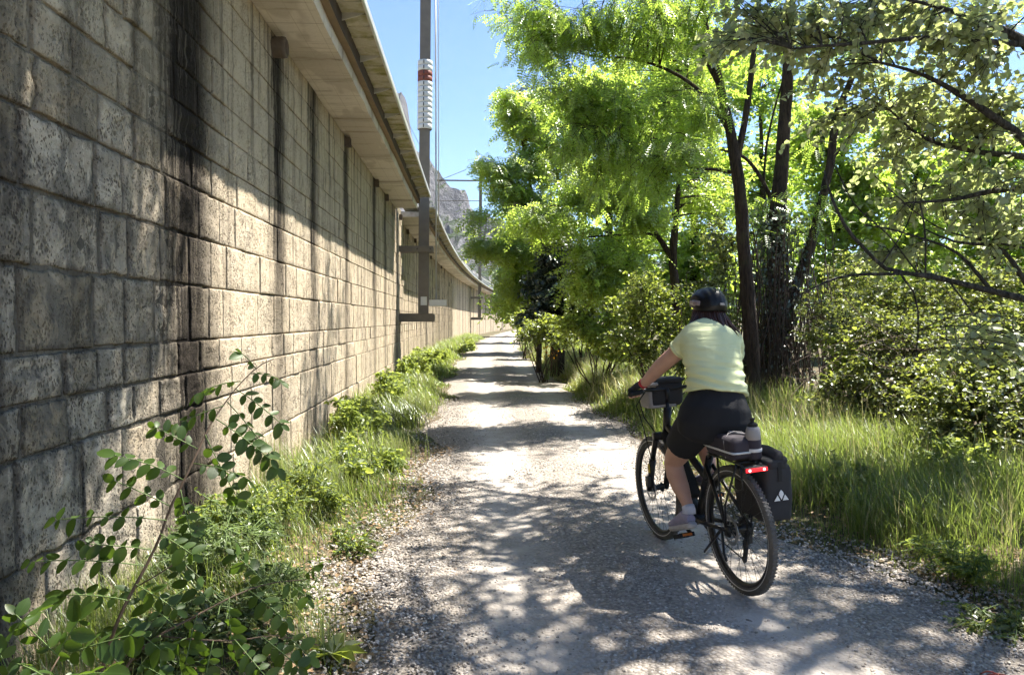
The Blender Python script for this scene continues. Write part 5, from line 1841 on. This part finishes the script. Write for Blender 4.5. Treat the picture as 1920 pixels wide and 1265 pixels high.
# socks, shoes
for (an, heel, toe, hz) in (((-.152, .335, .385), (-.155, .283, .292), (-.165, .515, .212), 0), ((.074, .47, .53), (.074, .415, .475), (.078, .655, .455), 0)):
    an, heel, toe = np.array(an), np.array(heel), np.array(toe)
    kn_ = np.array(LEGL[-2][:3] if an[0] < 0 else LEGR[-2][:3])
    m = MB()
    m.tube([kn_ * .35 + an * .65, an, an * .7 + heel * .3 + np.array([0, .01, 0])], [.0375, .039, .040], 14)
    m.build('sock', M_SOCK, per, True, PORG)
    ft = toe - heel
    fu = unit(ft)
    su = np.array([1., 0, 0])
    nu = np.cross(su, fu)
    m = MB()
    q = [(0.0, .030, .028, .030), (.12, .036, .040, .040), (.30, .037, .048, .046), (.5, .040, .040, .036), (.72, .046, .030, .026), (.9, .042, .024, .021), (1.0, .026, .016, .016)]
    m.tube([heel + ft * a_ + nu * (h_ + .012) for a_, w_, hh, h_ in q], [(w_, hh) for a_, w_, hh, h_ in q], 16, True, None, (1, 0, 0))
    m.tube([heel + ft * .22 + nu * .05, heel + ft * .20 + nu * .085], [.040, .039], 14)
    sh = fuse(m, 'shoe', M_SHOE, per, .006, 3, .5, PORG)
    m = MB()
    q = [(-.05, .026), (.03, .036), (.2, .038), (.42, .037), (.70, .047), (.9, .043), (1.03, .024)]
    m.tube([heel + ft * a_ + nu * (.008 + .010 * max(0, (a_ - .7)) + (.010 if a_ < 0 else 0)) for a_, w_ in q], [(w_, .019) for a_, w_ in q], 16, True, None, (1, 0, 0))
    m.build('sole', M_SOLE, sh, True, PORG)
# face details
for s in (-1, 1):
    m = MB()
    m.lathe([(.001, -.009), (.008, -.004), (.009, .002), (.001, .009)], 10, 'y', hd + [s * .03, .094, .005])
    m.build('eye', M_DARKEYE, per, True, PORG)
# helmet
nth, nph = 40, 18
hc = hd + np.array([0, -.010, .020])
th_ = np.arange(nth) * 2 * np.pi / nth
ph_ = np.linspace(0, 1, nph)
V = np.empty((nph, nth, 3))
for i, u in enumerate(ph_):
    back = .5 - .5 * np.sin(th_)                     # 1 at the back
    pmax = R(92) + back * R(26) - R(2)
    ph = u * pmax
    ridge = np.abs(((np.cos(th_) * np.sin(ph) * 6.2) % 2) - 1)
    gr = np.where((ridge > .62) & (u > .18) & (u < .80), -.005, 0.0) * (1 if True else 0)
    r_ = 1.0
    V[i, :, 0] = np.cos(th_) * np.sin(ph) * (.106 + gr)
    V[i, :, 1] = np.sin(th_) * np.sin(ph) * (.134 + gr)
    V[i, :, 2] = np.cos(ph) * (.108 + gr) + .006 * np.sin(3 * th_) * u
vi = V.reshape(-1, 3)
i, j = np.meshgrid(np.arange(nph - 1), np.arange(nth), indexing='ij')
q = np.stack([i * nth + j, (i + 1) * nth + j, (i + 1) * nth + (j + 1) % nth, i * nth + (j + 1) % nth], -1).reshape(-1, 4)
he = link('helmet', mesh_np('helmet', vi + hc - np.array(PORG), q, True), M_HELM, per)
sd_ = he.modifiers.new('solid', 'SOLIDIFY')
sd_.thickness, sd_.offset = .014, -1
ss_ = he.modifiers.new('sub', 'SUBSURF')
ss_.levels = ss_.render_levels = 1
m = MB()
m.tube([hc + [-.090, -.066, .006], hc + [-.100, -.020, .008], hc + [-.102, .03, .014]], [(.008, .014), (.008, .020), (.006, .012)], 12, True, None, (1, 0, 0))
m.build('side_panel', plain('helmet_pale', (0.22, 0.17, 0.17), .3), he, True, PORG)
m = MB()
m.box(hc + [0.015, -.137, .000], (.030, .010, .014))
m.build('rear_dial', M_FABG, he, False, PORG, .004)
# hair
rg = np.random.default_rng(3)
m = MB()
for k in range(230):
    an = rg.uniform(math.pi * .98, math.pi * 2.02)
    u = rg.random()
    s0 = hd + np.array([math.cos(an) * .082, math.sin(an) * .098, -.005 - .02 * u])
    out = np.array([math.cos(an), math.sin(an), 0])
    side = abs(math.cos(an))
    ln = rg.uniform(.15, .215) - .03 * side
    fl = rg.uniform(.005, .035) + .045 * side
    mid = s0 + out * (fl * .4 + .006) + [0, -.045 * (1 - side), -ln * .5]
    e = s0 + out * (fl * (1.3 if rg.random() < .3 else .5) - .012 * (1 - side)) + np.array([rg.normal() * .014, -.085 * (1 - side) - .03 * side, -ln])
    pts = bez(s0, mid, e, 6)
    pts += np.sin(np.linspace(0, 5, 6) + rg.random() * 6)[:, None] * np.array([.004, .003, 0])
    r0 = rg.uniform(.005, .010)
    m.tube(pts, [r0, r0, r0, r0 * .9, r0 * .6, r0 * .15], 5, caps=False)
m.tube([hd + [0, -.02, .02], hd + [0, -.025, -.05], hd + [0, -.01, -.11]], [(.080, .085), (.076, .07), (.05, .05)], 16, True, None, (1, 0, 0))
m.build('hair', M_HAIR, per, True, PORG)

# ------------------------------------------------------------------ foreground saplings with separate leaflets
M_SAP = leaf_mat('sapling_leaflet', (0.030, 0.062, 0.013), (0.12, 0.22, 0.02), .45, .55, .035, None, True)
M_STEM = plain('sapling_stem', (0.10, 0.065, 0.04), .8, 0, .3, 30)
M_RACH = plain('green_stalk', (0.10, 0.15, 0.04), .7, 0, .3, 30)


def leaflet_mesh(k):
    rr = random.Random(k)
    w = rr.uniform(.27, .33)
    cur = rr.uniform(.04, .16)
    fold = rr.uniform(.02, .09)
    us = [0, .12, .35, .62, .86, 1.0]
    ws = [0.02, .62, .98, .95, .58, .06]
    v, f = [], []
    for u, q in zip(us, ws):
        z = -cur * u * u
        v += [(u, -q * w, z + fold * q), (u, 0, z), (u, q * w, z + fold * q)]
    for i in range(len(us) - 1):
        a = 3 * i
        f += [[a, a + 3, a + 4, a + 1], [a + 1, a + 4, a + 5, a + 2]]
    me = mesh_np('leaflet', np.array(v, float), np.array(f), True)
    me.materials.append(M_SAP)
    return me


LFT = [leaflet_mesh(k) for k in range(6)]


def basis(a, n):
    a, n = Vector(a).normalized(), Vector(n)
    b = n.cross(a).normalized()
    n = a.cross(b)
    return Matrix((a, b, n)).transposed()


def sapling(label, stems, leaves, seed, lsize=.045):
    rr = random.Random(seed)
    base = Vector(stems[0][0][:3])
    root = empty('locust_sapling', base)
    tag(root, label, 'sapling', 'locust saplings at the foot of the wall')
    m = MB()
    for s in stems:
        s = dense(s, .04)
        m.tube(s[:, :3] + .006 * np.stack([vn(s[:, :3] * 9, seed + k) for k in range(3)], 1), s[:, 3] * .55, 8)
    m.build('stem', M_STEM, root, True, base)
    for (a, t_, n) in leaves:
        a, t_ = Vector(a), Vector(t_)
        ln = (t_ - a).length
        d0 = (t_ - a) / ln
        up = Vector((rr.uniform(-.5, .5), rr.uniform(-.9, -.1), rr.uniform(.5, 1.0)))
        M3 = basis(d0, up)
        lo = bpy.data.objects.new('leaf', None)
        sag = rr.uniform(.10, .25)
        pts = [(u * ln, 0, (.35 * u - sag * 2.2 * u * u) * ln * .5) for u in np.linspace(0, 1, 7)]
        rm = MB()
        rm.tube(pts, [.0016] * 6 + [.0008], 5)
        rv, rf = rm.arrays()
        lo = link('leaf', mesh_np('rachis', rv, rf, True), M_RACH, root)
        lo.matrix_local = Matrix.Translation(a - base) @ M3.to_4x4()
        pr = (n - 1) // 2
        for i in range(n):
            end = i == n - 1
            u = 1.0 if end else .22 + .74 * (i // 2) / max(pr - 1, 1)
            p_ = Vector((u * ln, 0, (.35 * u - sag * 2.2 * u * u) * ln * .5))
            sd = 0 if end else (1 if i % 2 else -1)
            ang = sd * R(rr.uniform(58, 84))
            hang = R(rr.uniform(5, 40))
            rot = Matrix.Rotation(ang, 4, 'Z') @ Matrix.Rotation(hang, 4, 'Y') @ Matrix.Rotation(R(rr.uniform(-30, 30)), 4, 'X')
            s = lsize * rr.uniform(.62, 1.2) * (.85 if u < .3 else 1)
            q = link('leaflet', LFT[rr.randrange(6)], None, lo)
            q.matrix_local = Matrix.Translation(p_) @ rot @ Matrix.Diagonal((s, s * rr.uniform(.9, 1.15), s, 1))
    return root


def lf(d, *rows):
    out = []
    for r_ in rows:
        dd = r_[5] if len(r_) > 5 else d
        out.append((W(r_[0], r_[1], dd), W(r_[2], r_[3], dd - (r_[6] if len(r_) > 6 else .03)), r_[4]))
    return out


st = [pl(2.1, (150, 1420, .010, 1.95), (215, 1180, .009, 2.0), (280, 1040, .0075, 2.06), (345, 900, .006, 2.12), (385, 815, .005, 2.2), (440, 728, .0035, 2.3), (480, 690, .0025, 2.36), (515, 672, .0015, 2.4)),
      pl(2.1, (250, 1100, .004, 2.04), (330, 1050, .003, 2.06), (370, 985, .002, 2.1))]
lv = lf(2.25, (470, 700, 525, 708, 9, 2.36), (440, 728, 528, 790, 11, 2.3), (452, 715, 372, 730, 9, 2.3), (425, 752, 520, 880, 13, 2.28), (405, 785, 508, 862, 13, 2.24), (420, 760, 330, 800, 11, 2.26),
        (385, 815, 448, 935, 13, 2.2), (372, 842, 290, 800, 11, 2.2), (362, 868, 460, 900, 11, 2.17), (345, 900, 218, 846, 13, 2.12), (338, 915, 360, 1005, 11, 2.12), (322, 950, 215, 900, 9, 2.1), (312, 975, 100, 968, 13, 2.08),
        (300, 1000, 362, 1040, 9, 2.07), (285, 1030, 160, 1020, 11, 2.05), (270, 1060, 55, 1050, 13, 2.03), (255, 1095, 330, 1140, 11, 2.02), (240, 1125, 120, 1110, 11, 2.0), (225, 1160, 300, 1215, 11, 2.0), (480, 692, 455, 662, 5, 2.38))
sapling('tall leafy locust sapling leaning against the near end of the wall', st, lv, 5)
st = [pl(2.2, (180, 1420, .008, 1.98), (230, 1260, .007, 2.02), (320, 1180, .006, 2.1), (430, 1120, .0045, 2.22), (520, 1090, .003, 2.34), (590, 1080, .0015, 2.42)),
      pl(2.2, (300, 1195, .005, 2.1), (420, 1200, .004, 2.16), (520, 1190, .003, 2.22), (600, 1210, .0015, 2.28))]
lv = lf(2.2, (330, 1175, 240, 1110, 11, 2.1), (370, 1150, 350, 1250, 13, 2.14), (400, 1135, 330, 1070, 9, 2.18), (430, 1120, 440, 1230, 13, 2.2), (465, 1105, 540, 1165, 11, 2.26), (500, 1095, 440, 1040, 9, 2.3),
        (530, 1088, 575, 1120, 7, 2.34), (400, 1200, 380, 1290, 11, 2.14), (440, 1198, 500, 1270, 11, 2.16), (490, 1192, 560, 1250, 11, 2.2), (540, 1192, 580, 1230, 7, 2.24), (350, 1195, 270, 1240, 11, 2.1), (280, 1210, 200, 1190, 11, 2.05),
        (250, 1240, 330, 1280, 11, 2.04), (570, 1082, 600, 1055, 7, 2.4), (300, 1190, 300, 1270, 11, 2.08))
sapling('low locust sapling sprawling over the weeds beside the gravel', st, lv, 6)
st = [pl(1.8, (20, 1500, .006, 1.75), (60, 1330, .005, 1.78), (110, 1230, .003, 1.82))]
lv = lf(1.8, (110, 1230, 30, 1150, 9, 1.82), (80, 1290, 190, 1250, 11, 1.8), (60, 1330, 0, 1230, 9, 1.78), (100, 1245, 150, 1160, 9, 1.84), (15, 1200, 70, 1130, 9, 1.78), (20, 1240, 90, 1270, 9, 1.76), (90, 1270, 240, 1300, 11, 1.85), (110, 1232, 250, 1190, 11, 1.9))
sapling('small locust sapling with broad leaflets in the near corner', st, lv, 7, .052)

# ------------------------------------------------------------------ weeds along the wall
M_WEEDB = leaf_mat('weed_bright', (0.10, 0.14, 0.03), (0.40, 0.50, 0.09), .52, .3, .04)
M_WEEDG = leaf_mat('weed_grey', (0.10, 0.14, 0.06), (0.22, 0.32, 0.09), .45, .35, .05)
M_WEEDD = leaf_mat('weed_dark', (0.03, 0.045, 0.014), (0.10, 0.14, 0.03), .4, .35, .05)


def weed(label, x, y, rx, ry, h, n, leafm, size, seed, tm=LEAF, name='weed', twigs=4, per=6, nst=9, group='weeds along the foot of the wall', drp=.2):
    rg_ = np.random.default_rng(seed)
    z0 = float(ground_z(x, y)) - .04
    limbs, blobs = [], []
    for k in range(nst):
        a = rg_.uniform(0, 2 * np.pi)
        r_ = rg_.random() ** .6
        b = (x + rx * .3 * r_ * math.cos(a), y + ry * .3 * r_ * math.sin(a), z0, .004)
        hh = h * rg_.uniform(.55, 1.0) * (1 - .25 * r_)
        e = (x + rx * r_ * math.cos(a), y + ry * r_ * math.sin(a), z0 + hh, .0015)
        mm = tuple(np.array(b[:3]) * .5 + np.array(e[:3]) * .5 + rg_.normal(size=3) * .03) + (.003,)
        limbs.append([b, mm, e])
        blobs.append(((e[0], e[1], z0 + hh * .62), (rx * .30, ry * .30, hh * .42), max(2, n // nst)))
    limbs[0][0] = (x, y, z0, .004)
    return make_tree(name, label, 'weed', limbs, blobs, tm, size, leafm, M_RACH, seed, group, twigs, per, drp, (.06, .16), .3, bough=.004, trunk_name='stem', crown_name='foliage', wob=.01)


weed('sunlit yellow-green bushy weed against the lit part of the wall', -1.30, 8.2, .42, .7, .75, 90, M_WEEDB, .050, 201)
weed('lower pale weed in front of the yellow-green bushy one', -1.05, 7.3, .35, .5, .42, 60, M_WEEDB, .045, 202)
weed('tall bright weed bank beyond the dark arching clump', -1.35, 13.2, .45, 1.3, .80, 110, M_WEEDB, .06, 203)['kind'] = 'stuff'
weed('bright weed bank below the railway mast', -1.25, 17.0, .45, 1.6, .75, 100, M_WEEDB, .07, 204)['kind'] = 'stuff'
weed('green weed bank where the wall sets back', -1.25, 22.5, .5, 2.4, .75, 90, M_WEEDB, .09, 205)['kind'] = 'stuff'
weed('far weed bank on the curve under the second mast', -.3, 40.0, .6, 8, .55, 90, M_WEEDB, .10, 206)['kind'] = 'stuff'
weed('grey-green feathery weed at the near foot of the wall', -1.45, 4.35, .30, .55, .42, 110, M_WEEDG, .035, 207, NARROW, twigs=5, per=8)
weed('second feathery weed nearer the gravel', -1.20, 3.85, .28, .35, .30, 80, M_WEEDG, .032, 208, NARROW, twigs=5, per=8)
weed('shaded green weed in the dip behind the feathery ones', -1.35, 5.6, .35, .55, .45, 80, M_SHR, .04, 209, NARROW, twigs=5, per=7)
weed('small leafy weed in the gravel margin', -.80, 4.9, .13, .2, .18, 16, M_SHR, .03, 210)
weed('single tall broad-leaved stalk in front of the sunlit weeds', -1.02, 6.35, .05, .05, .62, 12, M_SHR, .085, 211, nst=3, twigs=2, per=4)
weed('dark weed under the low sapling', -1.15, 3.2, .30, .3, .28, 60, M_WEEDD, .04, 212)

weed('broad-leaved weed in the long grass behind the bicycle', 2.95, 5.6, .25, .3, .42, 40, M_SHR, .06, 213, group='weeds in the grassy verge')
weed('pale spindly weed at the gravel edge beside the grass', 2.75, 4.1, .18, .25, .34, 36, M_WEEDB, .035, 214, NARROW, group='weeds in the grassy verge')
weed('leafy weed deep in the grass under the brambles', 4.1, 5.9, .35, .35, .5, 50, M_WEEDB, .05, 215, group='weeds in the grassy verge')
weed('low dark weed patch spilling onto the gravel', 2.62, 3.5, .22, .3, .16, 40, M_SHRD, .03, 216, group='weeds in the grassy verge')

weed('fresh green weed filling the strip behind the tall sapling', -1.5, 5.1, .3, .5, .42, 70, M_WEEDB, .034, 217)
weed('green weed between the feathery ones and the yellow bank', -1.2, 6.7, .4, .5, .40, 80, M_SHR, .036, 218)
weed('grassy weed at the wall foot before the dark clump', -1.5, 9.8, .3, .45, .6, 80, M_WEEDB, .045, 219)


def tuft(label, x, y, n, h, spread, mat, seed, w=.003, lean=(.3, 1.0), name='grass_tuft'):
    rg_ = np.random.default_rng(seed)
    xx, yy = x + rg_.normal(size=n) * spread, y + rg_.normal(size=n) * spread
    z0 = float(ground_z(x, y)) - .03
    v, f = blades(xx - x, yy - y, np.zeros(n) - .0, h * rg_.uniform(.45, 1.0, n), rg_.uniform(*lean, n), w * rg_.uniform(.6, 1.3, n), 4, rg_)
    o = link(name, mesh_np(name, v, f), mat)
    o.location = (x, y, z0)
    tag(o, label, 'grass', 'grass tufts beside the path')
    return o


M_TUFT = leaf_mat('tuft_blade', (0.12, 0.16, 0.06), (0.30, 0.38, 0.10), .45, .35, .04, (.15, (0.40, 0.36, 0.2)))
tuft('pale grass tuft at the gravel edge right of the low sapling', -.68, 3.35, 70, .36, .05, M_TUFT, 1)
tuft('spiky grass tuft behind the low sapling', -.95, 3.7, 60, .34, .06, M_TUFT, 2)
tuft('broom-like upright grass against the wall beside the tall sapling', -1.68, 6.4, 260, .62, .12, M_TUFT, 3, .0022, (.1, .4))
tuft('arching grass clump leaning over the gravel on the grassy side', 2.75, 4.9, 120, .42, .09, M_TUFT, 4)
tuft('dry straw tuft under the low sapling', -.95, 2.85, 70, .24, .07, M_GRASS_S, 5)
for k, (x_, y_, h_, lab) in enumerate(((-1.2, 6.0, .5, 'wispy green grass clump before the yellow-green weeds'), (-.85, 7.9, .42, 'wispy grass clump on the gravel side of the yellow-green weeds'),
                                  (-1.3, 9.6, .55, 'tall grass clump just before the dark arching stems'), (-.85, 12.0, .5, 'tall grass clump just past the dark arching stems'),
                                  (-1.0, 15.0, .55, 'tall grass clump level with the railway mast'), (-1.45, 5.0, .4, 'thin grass clump behind the feathery weeds'))):
    tuft(lab, x_, y_, 420, h_, .13, M_TUFT, 60 + k, .0022 * max(1, y_ / 7), (.2, .9))
# dark arching clump
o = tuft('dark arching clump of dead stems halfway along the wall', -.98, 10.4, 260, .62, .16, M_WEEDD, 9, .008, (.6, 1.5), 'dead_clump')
# broad-leaved rosette
m = MB()
rg = np.random.default_rng(15)
n = 9
a = np.linspace(0, 2 * np.pi, n, endpoint=False) + rg.normal(size=n) * .2
v, f = scatter(tmpl_leaf(.22, .06, .35), np.zeros((n, 3)), np.stack([np.cos(a), np.sin(a), np.full(n, .5)], 1), np.stack([np.cos(a) * -.4, np.sin(a) * -.4, np.ones(n)], 1), rg.uniform(.10, .17, n))
o = link('plantain', mesh_np('plantain', v, f), M_SHR, None, (-.62, 3.3, .02))
tag(o, 'broad-leaved rosette growing in the gravel edge', 'weed')

# seed-head stalks in the long grass
rg = np.random.default_rng(33)
n = 900
y = 3.2 + 26 * rg.random(n) ** 1.6
x = edge_r(y) + rg.uniform(.15, 2.6, n)
h = rg.uniform(.45, .85, n)
v, f = blades(x, y, ground_z(x, y), h, rg.uniform(.25, .8, n), .0016 * np.clip(y / 6, .8, 3), 4, rg)
v2, f2 = blades(x + .0, y, ground_z(x, y), h * 1.02, rg.uniform(.3, .8, n), .0012 * np.clip(y / 6, .8, 3), 4, rg)
V, F = join([(v, f), (v2, f2)])
o = link('grass', mesh_np('grass', V, F), leaf_mat('seed_stalk', (0.30, 0.27, 0.15), (0.45, 0.42, 0.2), .4, .25, .03))
tag(o, 'pale seed stalks standing above the long verge grass', 'grass', kind='stuff')

# small yellow flowers
fb = W(1028, 650, 17.5)
fl = empty('yellow_flower', (fb.x, fb.y, .1))
tag(fl, 'clump of small yellow flowers in the sunlit verge', 'flower')
m = MB()
rg = np.random.default_rng(5)
tips = []
for k in range(22):
    b = np.array([fb.x, fb.y, .08]) + np.append(rg.normal(size=2) * .10, 0)
    e = b + np.array([rg.normal() * .10, rg.normal() * .10, rg.uniform(.5, .8)])
    m.tube([b, (b + e) / 2 + rg.normal(size=3) * .02, e], [.004, .003, .002], 4, False)
    tips.append(e)
m.build('stem', M_RACH, fl, True, (fb.x, fb.y, .1))
tips = np.repeat(np.array(tips), 8, 0)
n = len(tips)
v, f = scatter(tmpl_leaf(.4), tips, rg.normal(size=(n, 3)) + [0, 0, .3], rg.normal(size=(n, 3)) + [0, 0, 1], np.full(n, .03))
link('petals', mesh_np('petals', v - np.array([fb.x, fb.y, .1]), f), leaf_mat('yellow_petal', (0.65, 0.36, 0.01), (0.65, 0.36, 0.01), .4, .15, .02), fl)

# red bramble runner in the near right corner
m = MB()
rg = np.random.default_rng(19)
b0 = np.array([2.15, 2.75, .03])
for k in range(7):
    a = b0 + np.append(rg.normal(size=2) * .08, 0)
    e = a + np.array([rg.uniform(-.25, .25), rg.uniform(-.1, .2), rg.uniform(0, .03)])
    m.tube(bez(a, (a + e) / 2 + np.array([0, 0, rg.uniform(.05, .12)]), e, 7), [.0028] * 7, 5)
o = m.build('bramble_runner', plain('red_cane', (0.20, 0.035, 0.025), .6), None, True, b0)
o.location = b0
tag(o, 'thin red bramble canes looping over the gravel in the near corner', 'bramble')

# leaf litter and bare twigs on the ground by the wall
rg = np.random.default_rng(21)
n = 2600
y = rg.uniform(2.6, 9, n)
x = edge_l(y) - rg.uniform(-.15, 1.1, n)
v, f = scatter(LEAF, np.stack([x, y, ground_z(x, y) + .004], 1), np.stack([rg.normal(size=n), rg.normal(size=n), rg.normal(size=n) * .2], 1), np.stack([rg.normal(size=n) * .3, rg.normal(size=n) * .3, np.ones(n)], 1), rg.uniform(.02, .045, n))
n = 2200
y2 = rg.uniform(2.6, 9, n)
x2 = edge_r(y2) + rg.uniform(-.1, .9, n)
v2, f2 = scatter(LEAF, np.stack([x2, y2, ground_z(x2, y2) + .004], 1), np.stack([rg.normal(size=n), rg.normal(size=n), rg.normal(size=n) * .2], 1), np.stack([rg.normal(size=n) * .3, rg.normal(size=n) * .3, np.ones(n)], 1), rg.uniform(.02, .045, n))
o = link('leaf_litter', mesh_np('leaf_litter', np.concatenate([v, v2]), np.concatenate([f, f2 + len(v)])), leaf_mat('dry_leaf', (0.26, 0.19, 0.12), (0.2, 0.14, 0.08), .2, .5, .03))
tag(o, 'dry fallen leaves along both edges of the path', 'leaves', kind='stuff')

# ------------------------------------------------------------------ air
t = NT('haze_air')
pv = t.n('VolumePrincipled', {'Color': (0.72, 0.82, 1.0), 'Density': 0.0001, 'Anisotropy': 0.3})
t.t.links.new(pv.outputs[0], t.out.inputs['Volume'])
m = MB()
m.box((0, 720, 111), (2200, 1700, 226))
o = m.build('haze', t.m)
tag(o, 'thin summer haze over the valley and the mountain', 'haze', kind='stuff')
